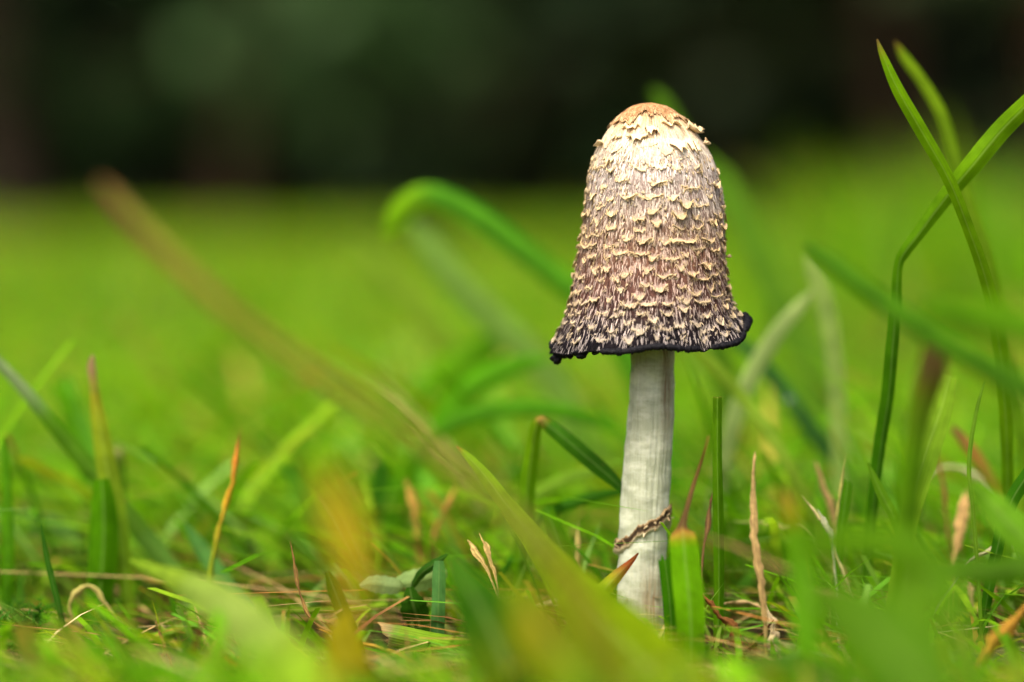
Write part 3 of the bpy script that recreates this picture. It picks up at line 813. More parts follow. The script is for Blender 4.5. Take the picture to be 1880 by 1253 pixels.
straw('thin brown seed stalk beside the shrivelled brown tip', [(1308, 905, -.004, 2), (1304, 930, -.004, 8), (1298, 965, -.004, 8), (1290, 1010, -.004, 5), (1286, 1080, -.004, 4)], BROWN)
straw('upright tan straw with frayed tip standing apart from the stem', [(1387, 838, -.028, 7), (1386, 880, -.028, 11), (1384, 950, -.028, 13), (1390, 1010, -.029, 18), (1400, 1065, -.03, 20), (1404, 1120, -.03, 12)], TAN)
straw('blurred brown straw lying slanted in front of the tan upright straw', [(1300, 985, -.085, 8), (1350, 1005, -.09, 18), (1420, 1035, -.095, 22), (1500, 1075, -.10, 24), (1600, 1120, -.105, 20)], (140, 112, 64))
straw('rust-brown twig leaning over the bare soil', [(1290, 1095, -.02, 8), (1320, 1130, -.02, 16), (1350, 1170, -.02, 20), (1366, 1215, -.02, 14)], (134, 84, 36))
straw('dark brown twig crossing the rust-brown one', [(1420, 1140, -.02, 6), (1395, 1170, -.02, 14), (1365, 1200, -.02, 15), (1345, 1235, -.02, 10)], (108, 64, 28))
straw('curved pale straw lying above the crossed twigs', [(1320, 1112, 0, 4), (1350, 1105, 0, 7), (1390, 1112, 0, 8), (1420, 1140, 0, 6), (1432, 1190, 0, 5)], (190, 160, 110))
straw('broad bleached straw sliver beside the crossed twigs', [(1405, 1120, -.01, 10), (1415, 1160, -.01, 24), (1428, 1200, -.01, 26), (1436, 1240, -.01, 16)], (206, 184, 140))
blade('blurred blade with an orange tip above the broad green leaves', [(1436, 900, -.11, 14), (1446, 925, -.11, 34), (1460, 980, -.11, 46), (1474, 1060, -.112, 48), (1480, 1150, -.115, 44)], GREEN, cols=[(0, (190, 160, 60)), (.14, (170, 170, 40)), (.24, (100, 172, 24)), (1, (90, 160, 16))])
LEAF_G = (84, 164, 14)
for lb, pts, c in [
    ('broad blurred green leaf arching level in front of the straw stubble', [(1440, 1020, -.15, 16), (1500, 1000, -.155, 44), (1580, 992, -.16, 60), (1660, 1002, -.165, 64), (1720, 1045, -.17, 60), (1760, 1130, -.175, 44)], (92, 152, 10)),
    ('broadest blurred green leaf filling the corner before the bare soil', [(1480, 1080, -.19, 30), (1540, 1110, -.195, 110), (1600, 1160, -.20, 160), (1660, 1230, -.205, 180), (1720, 1330, -.21, 140)], (82, 136, 6)),
    ('blurred green leaf pointing up between the two broad ones', [(1700, 1020, -.17, 20), (1690, 1070, -.17, 70), (1680, 1140, -.175, 96), (1690, 1220, -.18, 100), (1700, 1300, -.18, 80)], (90, 144, 8)),
    ('grey-green blurred leaf lying level before the dry brown stalks', [(1720, 1040, -.08, 10), (1760, 1046, -.082, 36), (1820, 1050, -.085, 46), (1890, 1044, -.088, 46), (1980, 1080, -.09, 36)], (84, 140, 36)),
    ('bluish blurred leaf at the foot of the crossed twigs', [(1352, 1240, -.10, 16), (1390, 1230, -.10, 44), (1450, 1226, -.10, 56), (1520, 1234, -.105, 50), (1600, 1290, -.11, 30)], (78, 132, 50)),
    ('pale green blurred leaf hanging before the tall blades', [(1785, 890, -.065, 16), (1820, 925, -.066, 48), (1860, 970, -.07, 60), (1910, 1020, -.073, 54), (1960, 1100, -.076, 40)], (110, 176, 50))]:
    blade(lb, pts, c, name='broad_leaf', cat='leaf', nu=11, fold=.12, thick=.06)
blade('hair-thin green blade curving up in front of the dry tan leaf', [(1808, 700, -.01, 3), (1795, 745, -.01, 7), (1783, 810, -.01, 8), (1779, 870, -.01, 8), (1786, 930, -.01, 8)], (120, 176, 62))
blade('dark green blade bowing in from the side above the pale blurred leaf', [(1920, 830, -.005, 20), (1885, 875, -.005, 28), (1855, 925, -.005, 26), (1835, 990, -.005, 22)], (58, 124, 22))
straw('dry tan leaf scrap standing in the grass below the brown-topped stalk', [(1772, 905, 0.025, 7.8), (1768, 940, 0.025, 19.5), (1760, 985, 0.025, 18.2), (1752, 1030, 0.025, 9.1)], (206, 168, 104))
straw('pale straw bent over in a low arch', [(1690, 890, .05, 8), (1715, 864, .05, 13), (1750, 858, .05, 14), (1790, 872, .05, 13), (1830, 930, .05, 10)], (196, 196, 140))
blade('orange-brown blade tip curling beside the tall blades', [(1748, 785, .05, 10), (1772, 812, .05, 20), (1800, 850, .05, 22), (1830, 905, .05, 22), (1850, 980, .05, 20)], ORANGE, cols=[(0, (170, 130, 84)), (.22, (196, 144, 70)), (.4, (150, 160, 50)), (1, GREEN)])
straw('thin brown stalk standing behind the arched straw', [(1716, 815, .04, 4), (1724, 860, .04, 9), (1732, 910, .04, 9), (1738, 970, .04, 8)], (140, 92, 50))
straw('short thin straw among the mown stubs', [(1552, 838, .006, 4), (1546, 880, .006, 6), (1538, 930, .006, 6), (1534, 980, .006, 5)], (180, 176, 90))
blade('short square-cut green stub between straws', [(1557, 884, .006, 17), (1554, 905, .006, 18), (1548, 950, .006, 18), (1542, 1000, .006, 16)], (86, 150, 34), ragged=3)
blade('small pale leaf tip folded over among the mown stubs', [(1594, 850, .0, 4), (1606, 880, .0, 14), (1625, 920, .0, 20), (1648, 965, .0, 18)], (104, 164, 44))
straw('tan straw leaning among the mown stubs', [(1498, 850, .03, 6), (1512, 900, .03, 12), (1528, 950, .03, 12)], (186, 156, 96))
straw('pale splinter of straw leaning before the square-cut stub', [(1482, 922, .002, 3), (1500, 945, .002, 7), (1522, 985, .002, 8)], (206, 190, 130))
straw('bleached crumpled straw curl below the square-cut stub', [(1503, 940, 0, 4), (1515, 960, 0, 9), (1527, 985, 0, 10), (1530, 1010, 0, 6)], (200, 196, 160))
straw('level pale straw behind the frayed tan one', [(1348, 958, .02, 3), (1390, 962, .02, 6), (1440, 968, .02, 6), (1480, 975, .02, 4)], (190, 196, 120))
for pts, c, lb in [
    ([(1776, 1050, .01, 6), (1782, 1090, .01, 14), (1786, 1130, .01, 12)], (190, 160, 110), 'pale tan dead stalk upright in the tangle under the grey-green leaf'),
    ([(1800, 1080, .0, 4), (1820, 1120, .0, 12), (1846, 1160, .0, 12)], (112, 78, 44), 'longer dark brown dead stalk leaning in the tangle under the grey-green leaf'),
    ([(1792, 1125, 0, 4), (1812, 1150, 0, 10), (1830, 1175, 0, 9)], (100, 70, 40), 'shortest dark brown dead stalk in the tangle under the grey-green leaf'),
    ([(1826, 1080, .01, 4), (1832, 1120, .01, 9), (1838, 1165, .01, 8)], (150, 116, 72), 'thin light brown upright stalk in the tangle under the grey-green leaf'),
    ([(1860, 1180, -.005, 4), (1835, 1205, -.005, 8), (1812, 1240, -.005, 8)], (170, 126, 70), 'orange-brown stalk lying across the foot of the dead stalk tangle')]:
    straw(lb, pts, c, group='dead stalks under the grey-green leaf')
straw('pale straw fork lying over the dead stalk tangle', [(1855, 975, -.004, 3), (1825, 1005, -.004, 9), (1790, 1025, -.004, 8), (1765, 1050, -.004, 5)], (196, 190, 140))
straw('orange dead leaf sweeping up from the soil beside the dead stalks', [(1890, 1110, -.05, 16), (1850, 1150, -.05, 26), (1815, 1200, -.05, 26), (1795, 1250, -.05, 20)], (176, 130, 40))

# ---- around and behind the stem
blade('dark grass blade folded over at a brown kink, its tip resting on the stem', [(1150, 905, .006, 8), (1120, 876, .008, 24), (1080, 842, .010, 29), (1040, 808, .012, 29), (1010, 784, .014, 25), (992, 772, .015, 18), (983, 790, .016, 24), (975, 840, .018, 30), (968, 900, .02, 32), (962, 960, .022, 30), (955, 1040, .024, 26)], DARK,
      cols=[(0, (56, 116, 30)), (.32, (70, 134, 30)), (.355, (150, 134, 60)), (.375, (190, 150, 76)), (.40, (116, 170, 30)), (.7, (100, 166, 22)), (1, (90, 146, 24))], fold=.3, n=64)
blade('long olive blade with sharp tip widening as it comes forward past the stem foot', [(838, 820, 0, 3), (858, 838, -.002, 14), (890, 874, -.008, 24), (925, 920, -.018, 32), (965, 970, -.032, 44), (1015, 1035, -.055, 64), (1075, 1105, -.085, 92), (1150, 1185, -.115, 130), (1250, 1290, -.14, 150)], OLIVE,
      cols=[(0, (150, 120, 60)), (.04, (120, 176, 40)), (.35, (116, 160, 20)), (1, (126, 156, 14))], fold=.15, n=60, nu=9)
blade('long blurred brown-tipped blade reaching far up across the lawn', [(183, 335, -0.17, 7.072), (200, 352, -0.17, 17.68), (260, 420, -0.17, 22.984), (340, 498, -0.17, 24.752), (450, 592, -0.17, 24.752), (590, 690, -0.17, 24.752), (720, 775, -0.17, 26.52), (840, 860, -0.17, 30.056), (940, 945, -0.17, 35.36), (1020, 1040, -0.17, 40.664), (1090, 1150, -0.17, 44.2)], BROWN,
      cols=[(0, (176, 136, 88)), (.2, (172, 140, 72)), (.45, (164, 152, 66)), (.7, (146, 150, 60)), (1, (130, 156, 40))], n=60)
blade('blurred blade drooping over at its tip behind the cap', [(706, 432, .13, 12), (728, 402, .13, 44), (752, 374, .13, 50), (785, 360, .13, 46), (835, 376, .13, 48), (900, 416, .13, 50), (960, 462, .13, 48), (1030, 515, .13, 46), (1110, 590, .13, 44), (1180, 720, .13, 42)], (82, 160, 40), cols=[(0, (126, 190, 20)), (.14, (120, 184, 22)), (.2, (90, 170, 50)), (1, (86, 160, 40))], fold=.3, n=50)
blade('pale blurred blade under the drooping one', [(755, 405, .19, 10), (780, 440, .19, 44), (840, 520, .19, 54), (920, 600, .19, 56), (1000, 680, .19, 54), (1060, 780, .19, 50)], (130, 180, 86))
blade('pale green blade blurred far down the lawn behind the drooping one', [(640, 430, .30, 12), (690, 480, .30, 50), (760, 560, .30, 60), (840, 660, .30, 60), (900, 780, .30, 56)], (136, 182, 70))
blade('bright blurred blade lying low behind the cap rim', [(1010, 660, .12, 8), (960, 668, .12, 34), (900, 690, .12, 46), (850, 725, .12, 46), (800, 790, .12, 40)], (94, 178, 12))
blade('bright blurred blade above the low one behind the rim', [(960, 600, .20, 8), (900, 636, .20, 50), (830, 680, .20, 60), (760, 740, .20, 56)], (106, 184, 16))
blade('long green blurred blade bowing level behind the kinked one', [(1160, 810, .09, 8), (1090, 770, .09, 26), (1000, 752, .09, 32), (920, 752, .09, 34), (840, 772, .09, 34), (780, 820, .09, 30)], (84, 164, 24))
blade('green blade crossing behind the stem below the kinked blade', [(1160, 902, .03, 6), (1120, 906, .03, 17), (1070, 918, .03, 20), (1020, 936, .03, 19), (985, 962, .03, 16)], (66, 140, 26))
blade('pale blade arching low behind the stem', [(1150, 848, .06, 6), (1100, 862, .06, 20), (1040, 880, .06, 22), (990, 905, .06, 22), (950, 945, .06, 20)], (126, 180, 66))
blade('broad cut blade leaning beside the stem foot', [(1005, 938, .012, 20), (1018, 975, .012, 32), (1034, 1020, .012, 36), (1056, 1080, .012, 34)], (88, 152, 24), ragged=5)
blade('short pointed blade with red-brown tip lying against the stem', [(1172, 1016, -.020, 3), (1158, 1032, -.020, 11), (1130, 1060, -.022, 24), (1100, 1092, -.024, 28), (1070, 1125, -.026, 26)], (120, 178, 50), cols=[(0, (120, 58, 30)), (.15, (170, 90, 46)), (.3, (150, 170, 50)), (.5, (126, 186, 50)), (1, (100, 160, 40))], fold=.3)
straw('thin tan straw upright beside the ring', [(1062, 965, .015, 3), (1060, 1000, .015, 8), (1059, 1050, .015, 8)], (206, 186, 110))
blade('thin green blade slanting down to the stem foot', [(1052, 1002, .006, 3), (1080, 1030, .006, 7), (1110, 1075, .006, 9), (1128, 1120, .006, 8)], (80, 150, 24))
for pts, lb in [([(862, 998, -.01, 3), (872, 1012, -.01, 9), (888, 1036, -.01, 8), (900, 1060, -.01, 4)], 'small tan seed husk leaning left of its twin'), ([(884, 986, -.01, 3), (893, 1008, -.01, 9), (905, 1040, -.01, 8), (912, 1068, -.01, 4)], 'small tan seed husk standing taller beside its twin')]:
    straw(lb, pts, (206, 176, 106), name='seed_husk', cat='husk')
straw('blurred tan stalk leaning right, one of a forked pair', [(744, 885, .05, 8), (756, 930, .05, 18), (768, 985, .05, 20), (778, 1040, .05, 16)], (196, 156, 70))
straw('blurred tan stalk leaning left, other of the forked pair', [(838, 895, .05, 5), (818, 930, .05, 13), (795, 980, .05, 17), (780, 1035, .05, 16)], (190, 146, 66))
blade('dark green broad leaf with folded tip in front of the grey weed', [(826, 1012, -.10, 10), (848, 1060, -.104, 60), (884, 1120, -.11, 105), (918, 1190, -.118, 130), (955, 1290, -.13, 120)], (54, 110, 12), cols=[(0, (66, 130, 20)), (.3, (54, 108, 12)), (.6, (84, 110, 14)), (1, (56, 96, 14))], name='broad_leaf', cat='leaf', nu=11, fold=.3, thick=.05)
blade('olive blurred leaf with orange flush before the stem foot', [(930, 1070, -.15, 16), (960, 1110, -.155, 70), (1000, 1170, -.16, 96), (1060, 1240, -.165, 100), (1120, 1320, -.17, 80)], (130, 150, 16), cols=[(0, (110, 150, 20)), (.25, (134, 140, 16)), (.5, (112, 156, 14)), (1, (110, 160, 14))], name='broad_leaf', cat='leaf', nu=9, fold=.12, thick=.05)
# grey weed with toothed leaves
weed = tag(empty('weed_plant', at(760, 1190, 0)), 'low grey-green weed with toothed leaves beside the mown stalk', 'weed')
def weed_part(nm, pts, c, **kw):
    o = ribbon(nm, pts, [(0, c), (1, c)], M_BLADE, root=False, **kw)
    o.parent = weed; o.matrix_parent_inverse = weed.matrix_world.inverted()
    weed_loc = Vector(weed.location)
    o.location = -weed_loc; o.matrix_parent_inverse.identity()
weed_part('leaf', [(660, 1076, -.004, 6), (680, 1072, -.004, 24), (705, 1074, -.003, 32), (732, 1078, -.002, 22), (742, 1080, 0, 8)], (150, 186, 130), serr=7, nu=9, fold=.2)
weed_part('leaf', [(716, 1086, .0, 6), (740, 1072, .0, 30), (775, 1064, .0, 40), (808, 1056, .002, 26), (822, 1050, .002, 8)], (140, 180, 116), serr=8, nu=9, fold=.25)
weed_part('leaf', [(822, 1018, -.004, 4), (800, 1034, -.004, 14), (775, 1052, -.003, 16), (755, 1080, 0, 8)], (54, 104, 40), serr=5, fold=.3)
weed_part('leaf', [(752, 1078, -.002, 12), (758, 1110, -.002, 40), (768, 1140, 0, 44), (776, 1170, 0, 20)], (50, 100, 30), serr=6, fold=.3, nu=9)
weed_part('stem', [(745, 1075, 0, 8), (752, 1110, 0, 9), (758, 1150, 0, 10), (760, 1215, 0, 10)], (110, 150, 70), fold=.5, thick=.5)
blade('upright grey-green blade in front of the weed', [(806, 1030, -.008, 16), (806, 1060, -.008, 25), (805, 1110, -.008, 26), (803, 1170, -.008, 24)], (96, 160, 92))
blade('thick mown stalk lying nearly level with a frayed tan cut end', [(704, 1164, -.014, 36), (722, 1168, -.014, 40), (750, 1174, -.015, 43), (800, 1184, -.016, 45), (850, 1195, -.017, 44), (900, 1215, -.017, 40)], PALE, cols=[(0, (206, 176, 120)), (.07, (206, 186, 130)), (.14, (150, 190, 84)), (.5, (130, 184, 56)), (1, (100, 160, 40))], name='grass_stalk', cat='grass stalk', fold=.35, thick=.4, ragged=9)
straw('long orange-brown runner lying under the mown stalk', [(585, 1155, -.018, 5), (640, 1175, -.018, 9), (700, 1192, -.02, 10), (770, 1220, -.022, 9), (850, 1252, -.024, 8)], (184, 140, 52), name='dry_runner')
straw('thin rust stem curving down to the orange runner', [(534, 1000, -.016, 4), (542, 1050, -.016, 8), (556, 1105, -.016, 9), (580, 1145, -.017, 9), (612, 1166, -.018, 9)], (150, 116, 60), name='dry_runner')
straw('small brown node cluster where the runners meet', [(596, 1140, -.02, 6), (612, 1152, -.02, 22), (622, 1172, -.02, 22), (630, 1200, -.02, 10)], (150, 120, 66), name='dry_runner')
blade('wide blurred yellow-orange dying leaf beside the grey weed', [(596, 840, -0.2, 14.4), (604, 880, -0.2, 50.4), (622, 940, -0.2, 67.68), (642, 1000, -0.2, 61.92), (652, 1070, -0.2, 36.0), (630, 1150, -0.2, 21.6)], ORANGE, cols=[(0, (150, 170, 30)), (.2, (214, 190, 44)), (.45, (220, 184, 40)), (.7, (200, 190, 40)), (1, (140, 170, 30))], name='dying_leaf', cat='leaf', nu=11, fold=.1, thick=.05)
blade('yellow blurred leaf low beside the orange runner', [(640, 1120, -.10, 14), (630, 1160, -.10, 56), (640, 1210, -.10, 70), (660, 1290, -.10, 60)], (186, 178, 26), name='dying_leaf', cat='leaf', nu=9, fold=.12)
blade('dark curled blade beside the yellow dying leaf', [(600, 1050, -.03, 8), (612, 1080, -.03, 26), (628, 1120, -.03, 28), (650, 1165, -.03, 22)], (70, 112, 22))

# ---- left-hand side
blade('long bluish blade sloping down behind the brown-tipped upright blade', [(-60, 610, 0.035, 10), (-8, 660, 0.035, 18), (55, 728, 0.037, 24), (125, 812, 0.039, 30), (190, 890, 0.041, 34), (250, 965, 0.043, 36), (310, 1040, 0.045, 34), (360, 1110, 0.045, 30)], (96, 156, 56), cols=[(0, (150, 186, 140)), (.2, (150, 186, 140)), (.3, (96, 160, 40)), (1, (120, 170, 90))], fold=.25, n=50)
blade('upright yellowish blade with withered brown tip', [(171, 652, 0.03, 4), (168, 672, 0.03, 14), (172, 705, 0.03, 16), (176, 740, 0.03, 22), (186, 800, 0.03, 34), (200, 880, 0.03, 40), (216, 960, 0.03, 36), (230, 1060, 0.03, 28), (240, 1160, 0.03, 22)], (150, 186, 60), cols=[(0, (190, 160, 124)), (.1, (180, 148, 110)), (.17, (180, 176, 70)), (.35, (156, 186, 60)), (.7, (130, 180, 60)), (1, (130, 180, 50))], fold=.3, n=50)
blade('thick dark green blade standing under the brown-tipped one', [(186, 880, 0.024, 30), (190, 930, 0.024, 48), (190, 1000, 0.024, 52), (184, 1080, 0.024, 52), (174, 1160, 0.024, 48)], (86, 156, 14), fold=.4)
straw('thin orange blade tip upright in the open lawn', [(440, 797, 0.018, 3), (434, 830, 0.018, 8), (424, 880, 0.018, 11), (410, 935, 0.019, 13), (398, 990, 0.02, 14), (384, 1060, 0.02, 14)], ORANGE, cols=[(0, (150, 96, 46)), (.15, (190, 122, 40)), (.35, (196, 156, 36)), (.6, (110, 130, 24)), (1, (90, 140, 24))], name='grass_shoot', cat='grass blade')
blade('straight upright blade at the outer edge with cut top', [(8, 804, 0.028, 6), (10, 850, 0.028, 15), (14, 930, 0.028, 20), (14, 1030, 0.028, 22), (8, 1170, 0.028, 20)], (92, 168, 24))
blade('thin dark needle blade beside the upright edge blade', [(75, 962, 0, 2), (82, 1005, 0, 8), (93, 1055, 0, 11), (108, 1115, 0, 12), (120, 1180, 0, 12)], (62, 128, 44))
blade('pale broad blade coming forward low across the grass', [(238, 1028, -0.055, 6), (285, 1048, -0.065, 24), (340, 1072, -0.079, 46), (410, 1112, -0.1, 72), (480, 1172, -0.125, 96), (560, 1250, -0.15, 110), (640, 1340, -0.165, 90)], (150, 190, 74), cols=[(0, (140, 190, 60)), (.4, (156, 192, 96)), (.7, (140, 184, 60)), (1, (126, 180, 20))], n=50, nu=9)
blade('pale level stalk lying below the thick dark blade', [(392, 1138, .004, 10), (350, 1150, .004, 19), (300, 1168, .004, 21), (250, 1188, .004, 20), (200, 1215, .004, 18)], (130, 180, 60), name='grass_stalk', cat='grass stalk', fold=.4, thick=.4)
blade('level stalk lying across the open lawn towards the weed', [(712, 1112, .008, 8), (640, 1120, .008, 15), (560, 1122, .008, 15), (490, 1126, .008, 15), (440, 1140, .008, 14)], (140, 186, 66), name='grass_stalk', cat='grass stalk', fold=.4, thick=.4)
blade('bluish blade sloping down before the orange-tipped one', [(340, 962, 0.036, 6), (365, 1000, 0.036, 24), (395, 1045, 0.035, 32), (430, 1095, 0.034, 32), (470, 1140, 0.032, 28)], (96, 164, 84))
blade('bent mown blade with pale fold behind the brown-tipped one', [(214, 822, .07, 22), (216, 850, .07, 24), (218, 900, .07, 24), (222, 980, .07, 22)], (66, 120, 24), cols=[(0, (190, 196, 140)), (.1, (90, 120, 40)), (.3, (62, 122, 22)), (1, (76, 140, 20))])
blade('light green blade narrowing down to the level stalk', [(218, 920, 0.042, 6), (226, 1000, 0.042, 16), (234, 1070, 0.042, 18), (244, 1140, 0.042, 14), (248, 1190, 0.042, 10)], (150, 196, 76))
blade('very blurred blade leaning left in the open lawn', [(98, 700, .10, 10), (130, 760, .10, 40), (160, 850, .10, 46), (180, 950, .10, 44)], (94, 170, 16))
blade('blurred bluish blade lying low beside the edge blade', [(-30, 950, .10, 30), (60, 962, .10, 44), (130, 985, .10, 44), (190, 1040, .10, 36)], (110, 172, 90))
blade('blurred dark stub standing behind the yellow dying leaf', [(700, 850, .09, 30), (698, 900, .09, 40), (694, 960, .09, 40), (690, 1030, .09, 36)], (52, 120, 22))
straw('blurred tan grass stem slanting through the open lawn', [(660, 690, .09, 5), (700, 720, .09, 12), (760, 775, .09, 13), (830, 850, .09, 12), (880, 940, .09, 10)], (170, 170, 84))
straw('second blurred tan stem running beside the slanting one', [(690, 690, .12, 4), (740, 735, .12, 10), (800, 800, .12, 11), (870, 900, .12, 10)], (160, 170, 96))
straw('orange dead leaf scrap lying on the soil', [(310, 1238, -.03, 14), (360, 1232, -.03, 36), (430, 1236, -.03, 40), (490, 1248, -.03, 20)], (206, 140, 40), name='dead_leaf', cat='leaf', root=False)
straw('small curled dry blade beside the needle blade', [(135, 1140, .01, 4), (128, 1110, .01, 9), (145, 1085, .01, 11), (170, 1080, .01, 10), (195, 1110, .01, 8)], (170, 160, 84))
straw('thin rust straw leaning beside the level stalk', [(285, 1140, -.01, 3), (300, 1180, -.01, 7), (318, 1225, -.01, 7)], (150, 106, 60))
straw('tan straw fan piece standing near the bluish blade', [(360, 1120, 0, 3), (376, 1165, 0, 8), (390, 1210, 0, 7)], (190, 166, 100))

# ------------------------------------------------------------------ the uncountable lawn
rng = np.random.default_rng(41)
LAWN_COLS = np.array([lin(c, KG) for c in [(102, 168, 30), (120, 184, 36), (88, 154, 26), (138, 186, 56), (98, 166, 66), (70, 130, 28), (150, 172, 48), (176, 162, 70), (130, 180, 92)]])
LAWN_W = np.array([.2, .2, .12, .16, .1, .06, .06, .03, .1])
def blades(n, X, Y, Hh, Wd, bend, tint=None, cutf=.35, wts=LAWN_W, cols=LAWN_COLS, az=None, seg=5, gain=1.18):
    if az is None:      # the turf leans over to one side, with strays
        az = np.where(rng.random(n) < .58, math.pi + .35 + rng.normal(size=n) * .55, rng.uniform(0, 2 * np.pi, n))
    d = np.stack((np.cos(az), np.sin(az), 0 * az), -1)
    sd_ = np.stack((-np.sin(az), np.cos(az), 0 * az), -1)
    # turn of the blade about its own length
    tw = rng.uniform(-.9, .9, n)
    sd_ = sd_ * np.cos(tw)[:, None] + d * np.sin(tw)[:, None]
    s = np.linspace(0, 1, seg)
    cut = rng.random(n) < cutf
    V = np.empty((n, seg, 3, 3)); C = np.empty((n, seg, 3, 3))
    base = np.stack((X, Y, np.full(n, -.003)), -1)
    k = rng.choice(len(cols), n, p=wts / wts.sum())
    c0 = greener(cols[k]) * gain * np.exp(rng.normal(size=(n, 1)) * .16)
    if tint is not None: c0 = c0 * tint
    tipdry = (rng.random(n) < .22)[:, None]
    dry = lin((176, 140, 70), KG)
    for i, si in enumerate(s):
        p = base + d * (bend * Hh * si ** 1.45)[:, None] + np.array((0, 0, 1.)) * (Hh * (si - .3 * np.minimum(bend, 1.6) * si ** 2) + .003)[:, None]
        wf = np.where(cut, 1 - .2 * si, np.maximum(1 - si ** 2.2, .04)) * (.75 + .5 * min(si * 3, .5))
        hw = (Wd * wf / 2)[:, None]
        V[:, i, 0] = p - sd_ * hw; V[:, i, 2] = p + sd_ * hw
        V[:, i, 1] = p + d * hw * .45
        pale = np.interp(si, [0, .35, 1], [.0, 1, 1])
        rootc = lin((150, 160, 80), KG) * .8
        ci = c0 * pale + rootc * (1 - pale)
        if i == seg - 1: ci = np.where(tipdry, dry, ci)
        C[:, i] = ci[:, None]
    idx = np.arange(n * seg * 3).reshape(n, seg, 3)
    F = np.stack((idx[:, :-1, :-1], idx[:, :-1, 1:], idx[:, 1:, 1:], idx[:, 1:, :-1]), -1).reshape(-1, 4)
    return V.reshape(-1, 3), F, np.clip(C.reshape(-1, 3), .002, .9)

def line_limit(X, Y, Hh):
    """mown and trodden low in front of the mushroom: keep blades there short, as the photo shows"""
    x, y, t = project(np.stack((X, Y, Hh), -1))
    lim = np.where(Y < -.015, np.where((x > 1060) & (x < 1480), 1195, np.where((x > 1740) | ((x > 640) & (x < 900)), 1170, 1100)), 880)
    lim = np.where((Y < .03) & (Y >= -.015) & (x > 1080) & (x < 1280), 1060, lim)
    lim = np.where((x < 620) & (Y > -.05), 1080, lim)
    lim = lim + rng.normal(size=len(X)) * 30
    lim = np.where((Y > -.06) & (Y < .01) & (x > 640) & (x < 880), 1205, lim)
    need = (y < lim) & (Y < .06)
    # height that just reaches the limit
    z0 = CAM[2] + ((-math.sin(PITCH) - (lim - H / 2) / W * .36 * math.cos(PITCH)) * t)
    return np.where(need, np.clip(z0, .006, None), Hh)

def region(n, y0, y1, margin, hmu, hsd, wmu, bendmu, py=1.0):
    Y = y0 + (y1 - y0) * rng.random(n) ** py
    t = Y - CAM[1]
    half = t * .18 + margin
    X = CAM[0] + rng.uniform(-1, 1, n) * half
    sx = (X - CAM[0]) / (t * .18)
    Hh = np.clip(hmu * np.exp(rng.normal(size=n) * hsd), .008, .165 if hmu > .09 else .078)
    Wd = wmu * np.exp(rng.normal(size=n) * .3)
    bend = (.35 + np.abs(rng.normal(size=n))) * bendmu
    return X, Y, Hh, Wd, bend, sx

def lawn(parts, name, label, mat=M_LAWN):
    Vs, Fs, Cs = [], [], []; off = 0
    for V, F, C in parts:
        Vs.append(V); Fs.append(F + off); Cs.append(C); off += len(V)
    return tag(mesh_obj(name, np.concatenate(Vs), np.concatenate(Fs), mat, None, np.concatenate(Cs)), label, 'grass', kind='stuff')

parts = []
# in front of the mushroom
n = 2300
X, Y, Hh, Wd, bend, sx = region(n, -.42, -.05, .05, .024, .4, .0028, .8, .7)
Hh = line_limit(X, Y, Hh); parts.append(blades(n, X, Y, Hh, Wd, bend))
# level with it
n = 2300
X, Y, Hh, Wd, bend, sx = region(n, -.05, .08, .05, .021, .4, .0018, .8)
Hh = line_limit(X, Y, Hh); keep = X ** 2 + Y ** 2 > .0065 ** 2
keep &= (np.abs(Y + .005) > .03) | (rng.random(n) < np.where(sx > -.15, .6, .18))
X, Y, Hh, Wd, bend = X[keep], Y[keep], Hh[keep], Wd[keep], bend[keep]
parts.append(blades(len(X), X, Y, Hh, Wd, bend, cutf=.5))
# just behind
n = 3000
X, Y, Hh, Wd, bend, sx = region(n, .06, .42, .07, .036, .35, .0030, 1.15)
parts.append(blades(n, X, Y, Hh, Wd, bend))
# longer blades behind on the right
n = 3600
X, Y, Hh, Wd, bend, sx = region(n, .7, 2.3, .05, .118, .14, .0050, .5)
k = sx > rng.uniform(.48, .95, n); parts.append(blades(k.sum(), X[k], Y[k], Hh[k], Wd[k], bend[k], cutf=.05))
# loose longer ones anywhere
n = 420
X, Y, Hh, Wd, bend, sx = region(n, .10, 1.4, .08, .056, .2, .0036, 1.15)
parts.append(blades(n, X, Y, Hh, Wd, bend, cutf=.05))
lawn(parts, 'lawn_grass', 'short mown green grass around the mushroom')
parts = []
n = 15000
X, Y, Hh, Wd, bend, sx = region(n, .4, 2.4, .12, .027, .3, .0046, .8)
parts.append(blades(n, X, Y, Hh, Wd, bend, seg=4))
n = 20000
X, Y, Hh, Wd, bend, sx = region(n, 2.3, 4.6, .35, .022, .3, .009, .8)
yel = np.clip(.5 + .5 * np.sin(X * 3.1 + 1) * np.sin(Y * 1.3), 0, 1)[:, None]
tint = 1 + yel * np.array((.35, .05, .2))
parts.append(blades(n, X, Y, Hh, Wd, bend, tint=tint, seg=4))
lawn(parts, 'far_lawn_grass', 'open bright lawn stretching back to the wood')
# wide surround outside the picture
n = 9000
X = rng.uniform(-2.6, 2.6, n); Y = rng.uniform(-1.2, 3.5, n)
k = np.abs(X - CAM[0]) > np.maximum((Y - CAM[1]) * .18, 0) + .06
k &= (np.abs(X - CAM[0]) > .12) | (Y < CAM[1] - .2)
X, Y = X[k], Y[k]; n = len(X)
parts = [blades(n, X, Y, np.clip(.034 * np.exp(rng.normal(size=n) * .3), .01, .08), .006 * np.exp(rng.normal(size=n) * .3), np.abs(rng.normal(size=n)) * .8, seg=4)]
lawn(parts, 'lawn_grass', 'lawn continuing to both sides of the mushroom patch')

rng = np.random.default_rng(51)
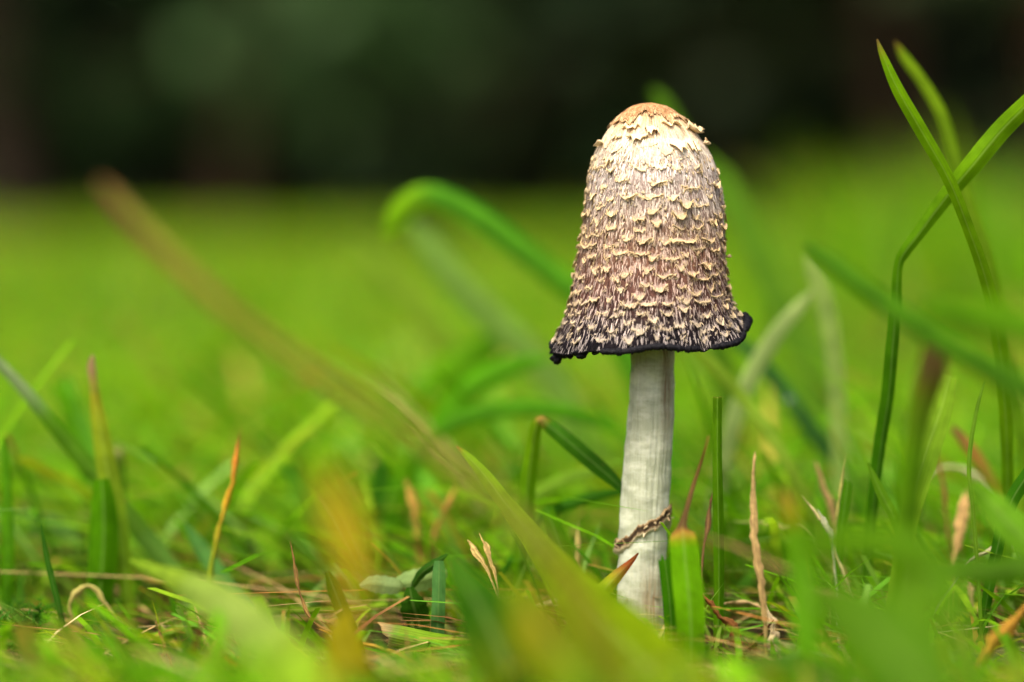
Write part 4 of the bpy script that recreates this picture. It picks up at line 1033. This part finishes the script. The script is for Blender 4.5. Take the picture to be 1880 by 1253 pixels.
# dead thatch between the blades
TH_COLS = np.array([lin(c, KG) for c in [(196, 164, 104), (150, 106, 60), (120, 76, 38), (206, 186, 130), (176, 120, 50)]])
n = 2600
X, Y, Hh, Wd, bend, sx = region(n, -.30, .32, .06, .016, .5, .0012, 2.4)
Hh = line_limit(X, Y, np.minimum(Hh, .03)); Hh = np.minimum(Hh, .03)
V, F, C = blades(n, X, Y, Hh, Wd, bend, wts=np.array([.3, .25, .15, .15, .15]), cols=TH_COLS, cutf=.2, gain=1.0)
tag(mesh_obj('dead_thatch', V, F, M_STRAW, None, C), 'brown and tan dead thatch lying between the grass blades', 'thatch', kind='stuff')

# a tuft of moss in the corner
def moss():
    Vs, Fs, Cs = [], [], []; off = 0
    for i in range(70):
        p = at(rng.normal(35, 28), 1225 + rng.normal() * 14, rng.normal() * .006 + .002); p[2] = -.002
        a = rng.uniform(0, 6.28); L = rng.uniform(.006, .012)
        s = np.linspace(0, 1, 6)
        st = p + np.stack((np.cos(a) * s ** 2 * L * .7, np.sin(a) * s ** 2 * L * .7, s * L), -1)
        for q in range(1, 6):
            for k in range(5):
                b = k * 1.26 + q; dd = np.array((math.cos(b), math.sin(b), .5)) * .0022
                sd2 = np.array((-math.sin(b), math.cos(b), 0)) * .0004
                V = np.array([st[q] - sd2, st[q] + sd2, st[q] + dd + sd2 * .2, st[q] + dd - sd2 * .2])
                Vs.append(V); Fs.append(np.array([[0, 1, 2, 3]]) + off); off += 4
                Cs.append(np.tile(lin((60, 120, 30), KG), (4, 1)))
    tag(mesh_obj('moss', np.concatenate(Vs), np.concatenate(Fs), M_LAWN, None, np.concatenate(Cs)), 'feathery dark moss tuft at the foot of the edge blade', 'moss', kind='stuff')
moss()

# dew drops hanging on blades
t = NT('dew'); p = t.n('ShaderNodeBsdfPrincipled', {'Base Color': (1, 1, 1, 1), 'Roughness': .02, 'IOR': 1.33, 'Transmission Weight': 1.0}); M_DEW = t.finish(p.outputs[0])
def dew(x, y, Y, r, label):
    n, m = 10, 14
    a = np.linspace(.05, math.pi - .05, n); b = np.linspace(0, 2 * math.pi, m, endpoint=False)
    A, B = np.meshgrid(a, b, indexing='ij')
    P = np.stack((np.sin(A) * np.cos(B), np.sin(A) * np.sin(B), np.cos(A) * 1.08 + .1 * np.sin(A)), -1) * r + at(x, y, Y)
    F = [list(map(int, f)) for f in grid_faces(n, m, True)] + [list(range(m))[::-1], list(range((n - 1) * m, n * m))]
    tag(mesh_obj('dew_drop', P.reshape(-1, 3), F, M_DEW), label, 'dew drop')
dew(1449, 738, .096, .0011, 'clear dew drop on the dark bluish blade behind the stem')
dew(211, 1140, .012, .0009, 'clear dew drop at the foot of the brown-tipped upright blade')
